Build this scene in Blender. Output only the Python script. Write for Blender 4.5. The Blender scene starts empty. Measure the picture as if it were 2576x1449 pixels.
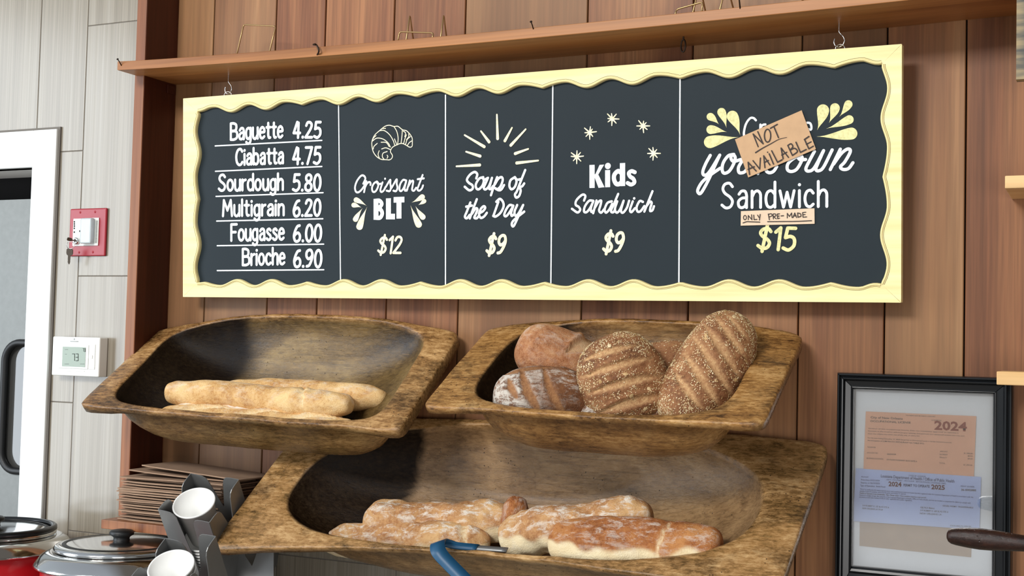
import bpy, bmesh, math, random
from mathutils import Vector, Matrix, Euler, noise
C_ = bpy.context.scene.collection
random.seed(7)
# ------------------------------------------------------------------ camera
W, H = 2576, 1449
FPX = 3194.91
YAW, PITCH, ROLL = .4409, .04413, .02454
CAM = Vector((0, -2.28512, 1.5))
def cam_axes():
    f0 = Vector((-math.sin(YAW), math.cos(YAW), 0)); r0 = Vector((math.cos(YAW), math.sin(YAW), 0)); u0 = Vector((0, 0, 1))
    f = f0*math.cos(PITCH) + u0*math.sin(PITCH); u1 = -f0*math.sin(PITCH) + u0*math.cos(PITCH)
    return r0*math.cos(ROLL) + u1*math.sin(ROLL), -r0*math.sin(ROLL) + u1*math.cos(ROLL), f
RT, UP, FW = cam_axes()
def ray(px, py): return FW + RT*((px - W/2)/FPX) - UP*((py - H/2)/FPX)
def at(px, py, y):                     # point of the photo on the plane y
    d = ray(px, py); return CAM + d*((y - CAM.y)/d.y)
def on(px, py, o, n):                  # point of the photo on any plane
    d = ray(px, py); return CAM + d*((o - CAM).dot(n)/d.dot(n))
cd = bpy.data.cameras.new('camera'); cd.sensor_width = 36; cd.lens = FPX/W*36; cd.clip_start = .05
co = bpy.data.objects.new('camera', cd); C_.objects.link(co)
m = Matrix((RT, UP, -FW)).transposed().to_4x4(); m.translation = CAM; co.matrix_world = m
bpy.context.scene.camera = co
# ------------------------------------------------------------------ objects
def tag(o, label=None, cat=None, group=None, kind=None):
    if label: o['label'] = label
    if cat: o['category'] = cat
    if group: o['group'] = group
    if kind: o['kind'] = kind
    return o
def thing(name, label, cat, loc=(0, 0, 0), group=None):
    o = bpy.data.objects.new(name, None); C_.objects.link(o); o.location = loc; o.empty_display_size = .05
    return tag(o, label, cat, group)
def copy_tree(o, parent=None):
    c = o.copy(); C_.objects.link(c); c.parent = parent
    for ch in list(o.children): copy_tree(ch, c)
    return c
def lin(c):
    if isinstance(c, str):
        c = c.lstrip('#'); c = [int(c[i:i+2], 16)/255 for i in (0, 2, 4)]
    return tuple((x/12.92 if x <= .04045 else ((x + .055)/1.055)**2.4) for x in c[:3]) + (1,)
class MB:
    def __init__(s): s.v = []; s.f = []; s.sm = []; s.att = {}
    def setatt(s, name, start, val):
        a = s.att.setdefault(name, {})
        for i in range(start, len(s.v)): a[i] = val
    def add(s, vs, fs, smooth=False):
        b = len(s.v); s.v += [Vector(x) for x in vs]
        for f in fs: s.f.append([b + i for i in f]); s.sm.append(smooth)
        return b
    def box(s, lo, hi, mat=None):
        x0, y0, z0 = lo; x1, y1, z1 = hi
        vs = [Vector(p) for p in ((x0,y0,z0),(x1,y0,z0),(x1,y1,z0),(x0,y1,z0),(x0,y0,z1),(x1,y0,z1),(x1,y1,z1),(x0,y1,z1))]
        if mat is not None: vs = [mat @ p for p in vs]
        return s.add(vs, [(0,3,2,1),(4,5,6,7),(0,1,5,4),(1,2,6,5),(2,3,7,6),(3,0,4,7)])
    def rings(s, R, closed=True, cap0=False, cap1=False, smooth=True):
        n = len(R[0]); b = len(s.v)
        for r in R: s.v += [Vector(p) for p in r]
        for i in range(len(R) - 1):
            for j in range(n if closed else n - 1):
                k = (j + 1) % n
                s.f.append([b+i*n+j, b+i*n+k, b+(i+1)*n+k, b+(i+1)*n+j]); s.sm.append(smooth)
        if cap0: s.f.append([b + j for j in range(n)][::-1]); s.sm.append(False)
        if cap1: s.f.append([b + (len(R)-1)*n + j for j in range(n)]); s.sm.append(False)
        return b
    def tube(s, pts, r, n=10, closed=False, caps=True):
        pts = [Vector(p) for p in pts]; R = []; m = len(pts); up = None
        for i, p in enumerate(pts):
            if closed: t = pts[(i+1) % m] - pts[i-1]
            else: t = pts[min(i+1, m-1)] - pts[max(i-1, 0)]
            t.normalize()
            if up is None: up = t.orthogonal().normalized()
            else: up = (up - t*up.dot(t)).normalized()
            w = t.cross(up); rr = r[i] if isinstance(r, (list, tuple)) else r
            R.append([p + (up*math.cos(a) + w*math.sin(a))*rr for a in [2*math.pi*k/n for k in range(n)]])
        if closed: R.append(R[0])
        s.rings(R, True, caps and not closed, caps and not closed)
    def lathe(s, prof, n=48, o=(0,0,0), mat=None):
        o = Vector(o); R = []
        for r, z in prof:
            ring = [Vector((r*math.cos(2*math.pi*k/n), r*math.sin(2*math.pi*k/n), z)) + o for k in range(n)]
            R.append([mat @ p for p in ring] if mat is not None else ring)
        s.rings(R)
    def poly(s, pts, depth=None):
        n = len(pts); pts = [Vector(p) for p in pts]
        if depth is None: s.add(pts, [list(range(n))])
        else:
            d = Vector(depth); vs = pts + [p + d for p in pts]
            s.add(vs, [list(range(n)), list(range(2*n-1, n-1, -1))] + [(i, n+i, n+(i+1) % n, (i+1) % n) for i in range(n)])
    def build(s, name, mat, parent=None, bevel=0, seg=2, recalc=True, origin=None):
        o0 = Vector(origin) if origin is not None else Vector((0, 0, 0))
        if parent is not None and origin is None:
            p = parent; o0 = Vector((0,0,0))
            while p is not None: o0 = o0 + Vector(p.location); p = p.parent
        me = bpy.data.meshes.new(name); me.from_pydata([v - o0 for v in s.v], [], s.f)
        for i, pl in enumerate(me.polygons): pl.use_smooth = s.sm[i]
        for k, d in s.att.items():
            a = me.attributes.new(k, 'FLOAT', 'POINT')
            for i, x in d.items(): a.data[i].value = x
        if recalc:
            bm = bmesh.new(); bm.from_mesh(me); bmesh.ops.recalc_face_normals(bm, faces=bm.faces); bm.to_mesh(me); bm.free()
        me.materials.append(mat); me.update()
        o = bpy.data.objects.new(name, me); C_.objects.link(o)
        if parent is not None: o.parent = parent
        elif origin is not None: o.location = o0
        if bevel:
            b = o.modifiers.new('bevel', 'BEVEL'); b.width = bevel; b.segments = seg; b.limit_method = 'ANGLE'; b.angle_limit = math.radians(40)
        return o
def crom(pts, k=7):
    pts = [Vector(p) for p in pts]
    if len(pts) < 3: return pts
    closed = (pts[0] - pts[-1]).length < 1e-9; out = []; n = len(pts)
    for i in range(n - 1):
        p1, p2 = pts[i], pts[i+1]
        p0 = pts[i-1] if i > 0 else (pts[n-2] if closed else p1*2 - p2)
        p3 = pts[i+2] if i + 2 < n else (pts[1] if closed else p2*2 - p1)
        for j in range(k):
            t = j/k
            out.append(.5*(2*p1 + (p2-p0)*t + (2*p0-5*p1+4*p2-p3)*t*t + (3*p1-p0-3*p2+p3)*t**3))
    out.append(pts[-1]); return out
def sstep(a, b, x):
    t = min(1, max(0, (x - a)/(b - a))); return t*t*(3 - 2*t)
# ------------------------------------------------------------------ materials
class NT:
    def __init__(s, name):
        s.m = bpy.data.materials.new(name); s.m.use_nodes = True; s.t = s.m.node_tree
        s.b = s.t.nodes['Principled BSDF']; s.out = s.t.nodes['Material Output']
    def n(s, typ, **kw):
        nd = s.t.nodes.new('ShaderNode' + typ)
        for k, v in kw.items():
            if k.startswith('_'): setattr(nd, k[1:], v)
            else: s.i(nd, int(k[1:]) if k[0] == 'i' and k[1:].isdigit() else k.replace('__', ' '), v)
        return nd
    def i(s, nd, key, v):
        if isinstance(v, bpy.types.NodeSocket): s.t.links.new(v, nd.inputs[key])
        elif isinstance(v, bpy.types.Node): s.t.links.new(v.outputs[0], nd.inputs[key])
        else: nd.inputs[key].default_value = v
    def p(s, **kw):
        for k, v in kw.items(): s.i(s.b, k.replace('__', ' '), v)
        return s
    def math(s, op, a, b=0.0, c=None):
        nd = s.t.nodes.new('ShaderNodeMath'); nd.operation = op; s.i(nd, 0, a); s.i(nd, 1, b)
        if c is not None: s.i(nd, 2, c)
        return nd.outputs[0]
    def mix(s, f, a, b, blend='MIX'):
        nd = s.t.nodes.new('ShaderNodeMix'); nd.data_type = 'RGBA'; nd.blend_type = blend
        s.i(nd, 0, f); s.i(nd, 6, a); s.i(nd, 7, b); return nd.outputs[2]
    def ramp(s, f, stops, interp='LINEAR'):
        nd = s.t.nodes.new('ShaderNodeValToRGB'); nd.color_ramp.interpolation = interp; e = nd.color_ramp.elements
        while len(e) < len(stops): e.new(.5)
        for x, (pos, c) in zip(e, stops):
            x.position = pos; x.color = lin(c) if not isinstance(c, (int, float)) else (c, c, c, 1)
        s.i(nd, 0, f); return nd.outputs[0]
    def att(s, name):
        nd = s.t.nodes.new('ShaderNodeAttribute'); nd.attribute_name = name; return nd.outputs[2]
    def obj(s): return s.t.nodes.new('ShaderNodeTexCoord').outputs['Object']
    def mapv(s, v, scale=(1,1,1), loc=(0,0,0), rot=(0,0,0)):
        nd = s.t.nodes.new('ShaderNodeMapping'); s.i(nd, 0, v); s.i(nd, 'Scale', scale); s.i(nd, 'Location', loc); s.i(nd, 'Rotation', rot); return nd.outputs[0]
    def noise(s, v, scale, detail=4, rough=.55, dist=0., w=None):
        nd = s.t.nodes.new('ShaderNodeTexNoise')
        if w is not None: nd.noise_dimensions = '4D'; s.i(nd, 'W', w)
        s.i(nd, 'Vector', v); s.i(nd, 'Scale', scale); s.i(nd, 'Detail', detail); s.i(nd, 'Roughness', rough); s.i(nd, 'Distortion', dist); return nd.outputs[0]
    def bump(s, h, strength=.3, dist=.002, nrm=None):
        nd = s.t.nodes.new('ShaderNodeBump'); s.i(nd, 'Height', h); s.i(nd, 'Strength', strength); s.i(nd, 'Distance', dist)
        if nrm is not None: s.i(nd, 'Normal', nrm)
        s.i(s.b, 'Normal', nd.outputs[0]); return nd.outputs[0]
def plain(name, col, rough=.5, metal=0., spec=.5, var=0., vscale=40, bump=0.):
    k = NT(name); c = lin(col)
    if var or bump:
        nz = k.noise(k.obj(), vscale, 4)
        if var: c = k.mix(k.ramp(nz, [(.3, 0.), (.7, 1.)]), tuple(x*(1-var) for x in c[:3]) + (1,), tuple(min(1, x*(1+var)) for x in c[:3]) + (1,))
        if bump: k.bump(nz, bump, .001)
    k.p(Base__Color=c, Roughness=rough, Metallic=metal); k.i(k.b, 'Specular IOR Level', spec); return k.m
def wood(name, cols, axis=2, stretch=14, scale=9, rough=.5, fine=.35, spec=.35, w='rnd', tint=None, bump=.15):
    """streaky timber, grain along the axis; 'rnd' vertex attribute shifts the figure board by board"""
    k = NT(name); sc = [1, 1, 1]; sc[axis] = 1/stretch
    r = k.att(w); v = k.obj()
    v1 = k.mapv(v, [x*scale for x in sc]); n1 = k.noise(v1, 1, 5, .6, 1.2, k.math('MULTIPLY', r, 37.))
    sc2 = [1, 1, 1]; sc2[axis] = 1/45
    n2 = k.noise(k.mapv(v, [x*150 for x in sc2]), 1, 3, .6, .3, k.math('MULTIPLY', r, 11.))
    col = k.ramp(n1, [(.25, cols[0]), (.45, cols[1]), (.6, cols[2]), (.78, cols[3])])
    col = k.mix(k.math('MULTIPLY', k.ramp(n2, [(.38, 1.), (.62, 0.)]), fine), col, tuple(x*.45 for x in lin(cols[0])[:3]) + (1,))
    hue = k.ramp(k.noise((3, 1, 0), 1, 0, .5, 0, k.math('MULTIPLY', r, 61.)), [(.42, 0.), (.58, .55)])
    if tint: col = k.mix(hue, col, k.mix(n1, lin(tint[0]), lin(tint[1])))
    br = k.math('ADD', k.math('MULTIPLY', k.noise((0, 0, 0), 1, 0, .5, 0, k.math('MULTIPLY', r, 91.)), .6), .70)
    mul = k.n('CombineXYZ'); [k.i(mul, i, br) for i in range(3)]
    col = k.mix(1., col, mul.outputs[0], 'MULTIPLY')
    if tint:
        vo = k.n('TexVoronoi', Vector=k.mapv(v, (1, 1, .6)), Scale=11.0)
        col = k.mix(k.math('MULTIPLY', k.ramp(vo.outputs['Distance'], [(.022, 1.), (.04, 0.)]), .8), col, lin('#2a170e'))
    k.p(Base__Color=col, Roughness=rough); k.i(k.b, 'Specular IOR Level', spec)
    k.bump(n2, bump, .0008); return k.m
PANEL = wood('walnut_panelling', ('#52301c', '#825234', '#9f6d46', '#bf9065'), 2, 16, 7, .5, .34, tint=('#684a30', '#a38058'))
SHELFW = wood('shelf_wood', ('#7d4a26', '#a9703f', '#bf8450', '#d19c68'), 0, 18, 9, .42, .22)
SIDEW = wood('side_board_wood', ('#5a2f1c', '#8a5636', '#a06a45', '#b88460'), 2, 18, 9, .45, .25)
SIDED = wood('dark_stain_shade_wood', ('#2a0f07', '#40190d', '#4e2213', '#5e2d1a'), 2, 18, 9, .4, .25)  # dark stain, with the shade of the inner face put into the colour
PINE = wood('pale_pine', ('#c99a5c', '#dcb27a', '#e6c28c', '#efd0a0'), 0, 14, 10, .5, .12)
def tile_mat():
    k = NT('grey_streaked_tile'); r = k.att('rnd'); v = k.obj()
    n1 = k.noise(k.mapv(v, (230, 1, 1.3)), 1, 4, .75, .0, k.math('MULTIPLY', r, 53.))
    n2 = k.noise(k.mapv(v, (45, 1, .7)), 1, 3, .6, .0, k.math('MULTIPLY', r, 17.))
    c = k.mix(.55, k.ramp(n1, [(.28, '#5f574b'), (.45, '#837b6d'), (.6, '#989081'), (.75, '#b6afa2')]), k.ramp(n2, [(.3, '#756b5b'), (.5, '#8f8675'), (.72, '#a39c8f')]))
    k.p(Base__Color=c, Roughness=.22); k.bump(n1, .06, .0006); return k.m
TILE = tile_mat()
GROUT = plain('grout', '#6f6a63', .9)
DARKGAP = plain('dark_gap', '#0d0a09', .9)
def bowl_mat(name, dark, mid, light, pale, seed, rimc=None):
    k = NT(name); v = k.obj(); rim = k.att('rim'); end_dk = k.att('end_stain_shade'); rc = rimc or (dark, mid, light, pale)
    v = k.mapv(v, (1, 1, 1), (seed, seed*2, 0))
    big = k.noise(v, 5, 5, .6, .6); grain = k.noise(k.mapv(v, (11, 170, 170)), 1, 5, .7, .3); fine = k.noise(k.mapv(v, (60, 150, 150)), 1, 8, .78, .3)
    fig = k.noise(k.mapv(v, (3.2, 15, 15)), 1, 3, .5, 1.4)
    c = k.ramp(k.math('ADD', k.math('MULTIPLY', big, .7), k.math('MULTIPLY', fine, .3)), [(.36, dark), (.45, mid), (.56, light), (.70, pale)])
    band = k.ramp(k.math('PINGPONG', k.math('MULTIPLY', fig, 7.), .5), [(.0, 1.), (.07, 0.)])
    c = k.mix(k.math('MULTIPLY', band, .3), c, lin(dark))
    c = k.mix(k.math('MULTIPLY', k.ramp(grain, [(.36, 1.), (.50, 0.)]), .40), c, lin(dark))
    wn_ = k.math('ADD', k.math('MULTIPLY', fine, .45), k.math('ADD', k.math('MULTIPLY', k.noise(k.mapv(v, (9, 22, 22)), 1, 6, .65, .4), .35), k.math('MULTIPLY', grain, .20)))
    worn = k.ramp(wn_, [(.38, rc[0]), (.445, rc[1]), (.51, rc[2]), (.61, rc[3])])
    stain = k.ramp(k.noise(k.mapv(v, (7, 11, 11), (2, 4, 1)), 1, 7, .68, .5), [(.50, 0.), (.60, .8)])
    worn = k.mix(k.math('MULTIPLY', stain, k.ramp(fine, [(.35, 1.), (.62, .35)])), worn, lin(rc[0]))
    c = k.mix(k.math('MULTIPLY', rim, .95), c, worn)
    scr = k.ramp(k.noise(k.mapv(v, (25, 25, 700), (0, 0, 0), (.5, .2, 0)), 1, 2), [(.66, 0.), (.72, .5)])
    c = k.mix(k.math('MULTIPLY', scr, .5), c, lin(rc[3]))
    holes = k.n('TexVoronoi', Vector=v, Scale=95.0)
    pit = k.math('MULTIPLY', k.ramp(holes.outputs['Distance'], [(.07, 1.), (.14, 0.)]), k.ramp(k.noise(v, 9, 2), [(.50, 0.), (.58, 1.)]))
    c = k.mix(pit, c, lin('#1c120a'))
    c = k.mix(k.math('MULTIPLY', end_dk, k.ramp(fine, [(.35, .99), (.75, .90)])), c, lin('#0e0603'))  # inner end darkened: its shade is coloured in along with dark end-grain stain
    k.p(Base__Color=c, Roughness=k.math('ADD', k.ramp(fine, [(.3, .17), (.7, .40)]), k.math('MULTIPLY', end_dk, .15))); k.i(k.b, 'Specular IOR Level', k.math('SUBTRACT', .42, k.math('MULTIPLY', end_dk, .30)))
    h = k.math('ADD', k.math('MULTIPLY', grain, .5), k.math('SUBTRACT', fine, k.math('MULTIPLY', pit, 1.5)))
    k.bump(h, .35, .0022); return k.m
BOWL1 = bowl_mat('old_bowl_wood_brown', '#2c1f10', '#564223', '#7a6138', '#a58a58', 0., ('#33230f', '#704e2b', '#9c7344', '#d0a771'))
BOWL2 = bowl_mat('old_bowl_wood_honey', '#2c1c0d', '#68492a', '#8c693f', '#b5925f', 3.1, ('#2e1c0c', '#744f28', '#a2753f', '#d2a86e'))
BOWL3 = bowl_mat('old_bowl_wood_grey', '#46321d', '#7f6242', '#9d7d57', '#bb9f78', 6.7, ('#352512', '#785a32', '#a07849', '#cba673'))
def bread(name, dark, mid, light, pale, flour=.3, fscale=22, rough=.7):
    k = NT(name); v = k.obj(); sc = k.att('score'); pl = k.att('pale'); fl = k.att('flour')
    n1 = k.noise(v, 16, 6, .65, .6); n2 = k.noise(v, 150, 5, .75); n3 = k.noise(k.mapv(v, (.6, 1.3, 1.3)), fscale*2.2, 8, .78, .35); n4 = k.noise(v, 420, 2, .6)
    c = k.ramp(n1, [(.30, dark), (.48, mid), (.66, light)])
    c = k.mix(k.math('MULTIPLY', k.ramp(n2, [(.42, 0.), (.62, 1.)]), .45), c, lin(light))
    c = k.mix(k.math('MULTIPLY', k.ramp(n2, [(.30, 1.), (.44, 0.)]), .45), c, lin(dark))
    c = k.mix(k.math('MULTIPLY', sc, .9), c, k.mix(k.ramp(n2, [(.35, 0.), (.65, 1.)]), lin(light), lin(pale)))
    c = k.mix(pl, c, k.mix(k.ramp(n1, [(.3, 0.), (.7, 1.)]), lin(pale), lin('#dcc396')))
    nz = k.n('NewGeometry').outputs['Normal']; sx = k.n('SeparateXYZ', Vector=nz)
    upf = k.ramp(sx.outputs[2], [(.0, .25), (.8, 1.)])
    f = k.math('MULTIPLY', k.math('MULTIPLY', k.ramp(n3, [(.49, 0.), (.60, 1.)]), k.math('MULTIPLY', upf, flour)), k.math('SUBTRACT', 1., k.math('MULTIPLY', sc, .95)))
    f = k.math('MAXIMUM', f, k.math('MULTIPLY', k.math('MULTIPLY', fl, k.math('SUBTRACT', 1., k.math('MULTIPLY', sc, .97))), k.ramp(n3, [(.42, .05), (.54, .9)])))
    c = k.mix(f, c, lin('#e6dfd2'))
    k.p(Base__Color=c, Roughness=rough); k.i(k.b, 'Specular IOR Level', .35)
    k.bump(k.math('ADD', k.math('ADD', n2, n4), k.math('MULTIPLY', n3, 1.2)), .5, .0035); return k.m
BAGUETTE = bread('baguette_crust', '#a56c38', '#cf9e60', '#ecc88e', '#f0dfb8', .4)
CIABATTA = bread('ciabatta_crust', '#8a5530', '#b07d4e', '#d3a873', '#efe0ba', .9, 24)
CIABATTA2 = bread('ciabatta_crust_dark', '#6a381b', '#9a5a2b', '#bb8049', '#efe0b8', .5, 20)
BROWN = bread('brown_loaf_crust', '#7a4727', '#a86d44', '#ca9a6e', '#d8b990', .35)
RYE = bread('floured_loaf_crust', '#432816', '#6b4226', '#8d5d38', '#b07f52', .6, 34)
SEEDED = bread('seeded_loaf_crust', '#512f1a', '#865634', '#ae7c52', '#deb682', .03)
def seed_mat():
    k = NT('sesame_seeds'); r = k.att('rnd')
    k.p(Base__Color=k.ramp(r, [(0., '#7a5a34'), (.25, '#b8925c'), (.6, '#dcc092'), (1., '#f0dfb8')]), Roughness=.55); return k.m
SEEDS = seed_mat()
BOARD = plain('chalkboard_paint', '#1c272d', .62, spec=.25, var=.06, vscale=5)
CREAM = None
def cream():
    k = NT('cream_frame_paint'); v = k.obj(); n = k.noise(k.mapv(v, (3, 3, 60)), 1, 5, .6)
    k.p(Base__Color=k.ramp(n, [(.3, '#ecd995'), (.5, '#f4e6a8'), (.7, '#f7ecb8')]), Roughness=.5); k.bump(n, .1, .0006); return k.m
CREAM = cream()
BEADL = plain('groove_line', '#6d5c2c', .7)
BEAD = plain('bead_paint', '#f0de9f', .45)
def paint(name, a, b):
    k = NT(name); n = k.noise(k.obj(), 170, 3, .6)
    k.p(Base__Color=k.ramp(n, [(.35, a), (.6, b)]), Roughness=.6); return k.m
WHITEP = paint('white_brush_paint', '#d9e2ea', '#f6f8f8')
CREAMP = paint('cream_brush_paint', '#f1e6bb', '#fbf4d6')
LEAFP = paint('pale_olive_brush_paint', '#cfcb8c', '#efe6a6')
INK = plain('marker_ink', '#2a1a12', .6)
KRAFT = plain('kraft_card', '#c9a37c', .8, var=.05, vscale=60)
KRAFT2 = plain('pale_kraft_card', '#e3c9ac', .8, var=.04, vscale=60)
BAG = None
def bagm():
    k = NT('kraft_paper_sheets'); n = k.noise(k.obj(), 30, 4); oi = k.n('ObjectInfo').outputs['Random']
    c = k.mix(n, lin('#8a6f58'), lin('#b3947a')); c = k.mix(k.math('MULTIPLY', oi, .5), c, lin('#775c48'))
    k.p(Base__Color=c, Roughness=.85); return k.m
BAG = bagm()
WHITEF = plain('door_frame_white', '#eef2f0', .38, var=.02, vscale=6)
DOORG = plain('door_grey', '#7e8280', .5, var=.06, vscale=60)
BLACKR = plain('black_rubber', '#0c0d0e', .5)
STEEL = None
def steel(name, col, rough, axis=2, metal=1.):
    k = NT(name); sc = [60, 60, 60]; sc[axis] = 2
    n = k.noise(k.mapv(k.obj(), sc), 1, 3)
    k.p(Base__Color=lin(col), Metallic=metal, Roughness=k.ramp(n, [(.3, rough*.8), (.7, rough*1.25)])); return k.m
CHROME = steel('polished_steel', '#d6d6d4', .12); SHEET = steel('brushed_sheet_steel', '#868786', .38, metal=.5); WIRE = plain('brass_wire', '#a88b60', .35, .8)
IRON = plain('dark_iron', '#3b3028', .45, .85)
REDK = plain('red_enamel', '#b0151d', .25); REDP = plain('red_plate', '#9a0f22', .35)
WPLAST = plain('white_plastic', '#e6e8e2', .4); LENS = None
def lens():
    k = NT('clear_strobe_lens'); n = k.noise(k.mapv(k.obj(), (900, 1, 1)), 1, 1)
    k.p(Base__Color=lin('#d5e0e2'), Roughness=.12); k.i(k.b, 'Transmission Weight', .35); k.bump(n, .2, .001); return k.m
LENS = lens()
LCD = plain('lcd_green', '#7f8f7c', .25); LCDI = plain('lcd_digits', '#222a26', .5); GREYP = plain('grey_print', '#8b9290', .5); BLK = plain('black_print', '#161616', .5)
BRASSK = plain('key_metal', '#6a6157', .35, .9)
PAPERCUP = plain('paper_cup', '#f1f1ee', .5)
BLACKF = plain('black_picture_frame', '#0e1114', .28)
MATTE = plain('white_mat_board', '#e2e8ed', .8)
ORANGE = plain('orange_paper', '#dfb399', .7, var=.04, vscale=30); BLUEP = plain('blue_paper', '#b3c4ea', .7, var=.03, vscale=30); TANP = plain('tan_paper', '#ac957a', .7, var=.05, vscale=40)
INKG = plain('grey_ink', '#54504f', .7); INKB = plain('navy_ink', '#38466f', .7); INKR = plain('maroon_ink', '#5a1626', .7); INKO = plain('rust_ink', '#8a3c2c', .7)
TEAL = plain('blue_silicone', '#174c6e', .45)
NAVY = None
def navy():
    k = NT('worn_navy_board'); n = k.noise(k.mapv(k.obj(), (6, 60, 60)), 1, 5); e = k.att('edge')
    c = k.ramp(n, [(.3, '#1d2b35'), (.6, '#31444f')]); c = k.mix(k.math('MULTIPLY', e, k.ramp(n, [(.4, .2), (.6, 1.)])), c, lin('#a48f68'))
    k.p(Base__Color=c, Roughness=.6); return k.m
NAVY = navy()
DARKWOOD = bowl_mat('dark_turned_wood', '#120b08', '#2a1710', '#442519', '#5d3a28', 9.)
def glass():
    k = NT('picture_glass'); t = k.t
    g = k.n('BsdfGlossy', Roughness=.0); g.inputs[0].default_value = (1, 1, 1, 1); tr = k.n('BsdfTransparent')
    fr = k.n('Fresnel', IOR=1.5); f = k.math('ADD', k.math('MULTIPLY', fr.outputs[0], 1.2), .24)
    ms = k.n('MixShader'); t.links.new(f, ms.inputs[0]); t.links.new(tr.outputs[0], ms.inputs[1]); t.links.new(g.outputs[0], ms.inputs[2])
    t.links.new(ms.outputs[0], k.out.inputs[0]); return k.m
GLASS = glass()
FLOORM = plain('floor_concrete', '#8d8780', .5, var=.1, vscale=4); COUNTER = plain('counter_laminate', '#6f6a64', .4, var=.08, vscale=20)
# ================================================================== the setting
def struct(o, label=None): o['kind'] = 'structure'; o['label'] = label or o.name.replace('_', ' '); return o
WX = [-1.84217, -1.67065, -1.54058, -1.36795, -1.19881, -.9289, -.71369, -.50808, -.35762, -.22558]   # plank joints
XI, YS, TH = -1.94624, -.1049, .02656
LEDGE_T, LEDGE_B = 1.1013, 1.082
mb = MB()
edges = [XI] + WX + [-.06, .14, .33]
rr = random.Random(3)
for a, b in zip(edges[:-1], edges[1:]):
    b0 = len(mb.v); mb.box((a + .0014, 0, LEDGE_B), (b - .0014, .016, 2.75)); mb.setatt('rnd', b0, rr.random())
panel = struct(mb.build('wall_right', PANEL, bevel=.0012, seg=1), 'wall of vertical brown walnut planks behind the menu board and bowls')
mb = MB(); mb.box((XI - TH, .0165, LEDGE_B), (.33, .0198, 2.75)); struct(mb.build('trim_1', DARKGAP), 'dark backing showing in the joints of the plank wall')
# tiled wall: 30 x 60 cm slabs hung upright, half-height stagger, round the door opening
DOX, DIX, DOZ, DIZ = -2.3145, -2.39038, 1.99468, 1.90402
mb = MB(); g = .0009; rr = random.Random(5)
for k in range(-5, 10):
    x0 = -2.238 + .3*k; x1 = x0 + .3; off = 1.0322 if k % 2 == 0 else 1.3346
    for j in range(-3, 4):
        z0 = off + .6052*j; z1 = z0 + .6052
        X0, X1, Z0, Z1 = x0, x1, max(z0, 0), min(z1, 2.75)
        if Z1 <= Z0 + .01: continue
        pcs = [(X0, X1, Z0, Z1)]
        if X0 < DIX and X1 > -3.25:
            if X0 < -3.25: pcs = [(X0, -3.25, Z0, Z1)] + ([(-3.25, X1, max(Z0, DIZ), Z1)] if Z1 > DIZ else [])
            elif X1 <= DIX: pcs = [(X0, X1, max(Z0, DIZ), Z1)] if Z1 > DIZ else []
            else: pcs = [(max(X0, DIX), X1, Z0, Z1)] + ([(X0, DIX, max(Z0, DIZ), Z1)] if Z1 > DIZ else [])
        r = rr.random(); b0 = len(mb.v)
        for (a, b, c, d) in pcs: mb.box((a + g, .02, c + g), (b - g, .03, d - g))
        mb.setatt('rnd', b0, r)
struct(mb.build('wall_back', TILE, bevel=.0008, seg=1), 'wall of upright grey streaked tiles beside the door and under the lowest bowl')
mb = MB(); mb.box((DIX, .0215, 0), (.8, .045, 2.75)); mb.box((-3.74, .0215, DIZ), (DIX, .045, 2.75)); mb.box((-3.74, .0215, 0), (-3.25, .045, DIZ)); struct(mb.build('trim_2', GROUT), 'grout between the grey tiles')
mb = MB(); mb.box((-3.5, -4.5, -.05), (2.2, 1.2, 0)); struct(mb.build('floor', FLOORM), 'concrete floor')
# door with white casing, black head gap, grey leaf with a rubber-framed pane
d = bpy.data.objects.new('door_1', None); C_.objects.link(d); d.location = (-2.6, 0, 0); struct(d, 'grey door with rubber-gasketed pane inside a white casing')
mb = MB()
o_ = [(DOX, 0), (DOX, DOZ), (-3.3, DOZ)]
mb.box((DIX, .009, 0), (DOX, .022, DOZ)); mb.build('casing_side', WHITEF, d, bevel=.002)
mb = MB(); mb.box((-3.337, .009, 0), (-3.25, .022, DOZ)); mb.build('casing_side', WHITEF, d, bevel=.002)
mb = MB(); mb.box((-3.25, .009, DIZ), (DIX, .022, DOZ)); mb.build('casing_head', WHITEF, d, bevel=.002)
mb = MB(); mb.box((DOX, .0155, 0), (DOX + .006, .0199, DOZ + .006)); mb.box((-3.3, .0155, DOZ), (DOX, .0199, DOZ + .006)); mb.build('shadow_bead', GROUT, d)
mb = MB(); mb.box((-3.28, .046, 0), (-3.25, .30, DIZ + .03)); mb.box((-3.25, .022, DIZ), (DIX, .16, DIZ + .03)); mb.box((DIX, .046, 0), (DIX + .03, .30, DIZ + .03)); mb.build('jamb', plain('jamb_grey', '#dcd8d3', .6), d)
mb = MB(); mb.box((-3.3, .30, 1.6), (DIX + .03, .32, 2.05)); mb.build('head_gap', DARKGAP, d)
YL = .13
lt = at(40, 502, YL).z
px_l, px_t, px_b = at(2, 1000, YL).x, at(46, 853, YL).z, at(38, 1194, YL).z
pr = px_l + .26
mb = MB()
for lo, hi in (((-3.25, YL, 0), (px_l, YL + .04, lt)), ((pr, YL, 0), (DIX, YL + .04, lt)), ((px_l, YL, px_t), (pr, YL + .04, lt)), ((px_l, YL, 0), (pr, YL + .04, px_b))): mb.box(lo, hi)
mb.build('leaf', DOORG, d)
def rrect(x0, x1, z0, z1, r, y, n=8):
    out = []
    for cx, cz, a0 in ((x1 - r, z1 - r, 0), (x0 + r, z1 - r, 90), (x0 + r, z0 + r, 180), (x1 - r, z0 + r, 270)):
        for k in range(n + 1):
            a = math.radians(a0 + 90*k/n); out.append(Vector((cx + r*math.cos(a), y, cz + r*math.sin(a))))
    return out
mb = MB(); mb.tube(rrect(px_l + .009, pr - .009, px_b + .009, px_t - .009, .05, YL), .0095, 8, closed=True); gk = mb.build('gasket', BLACKR, d)
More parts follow.
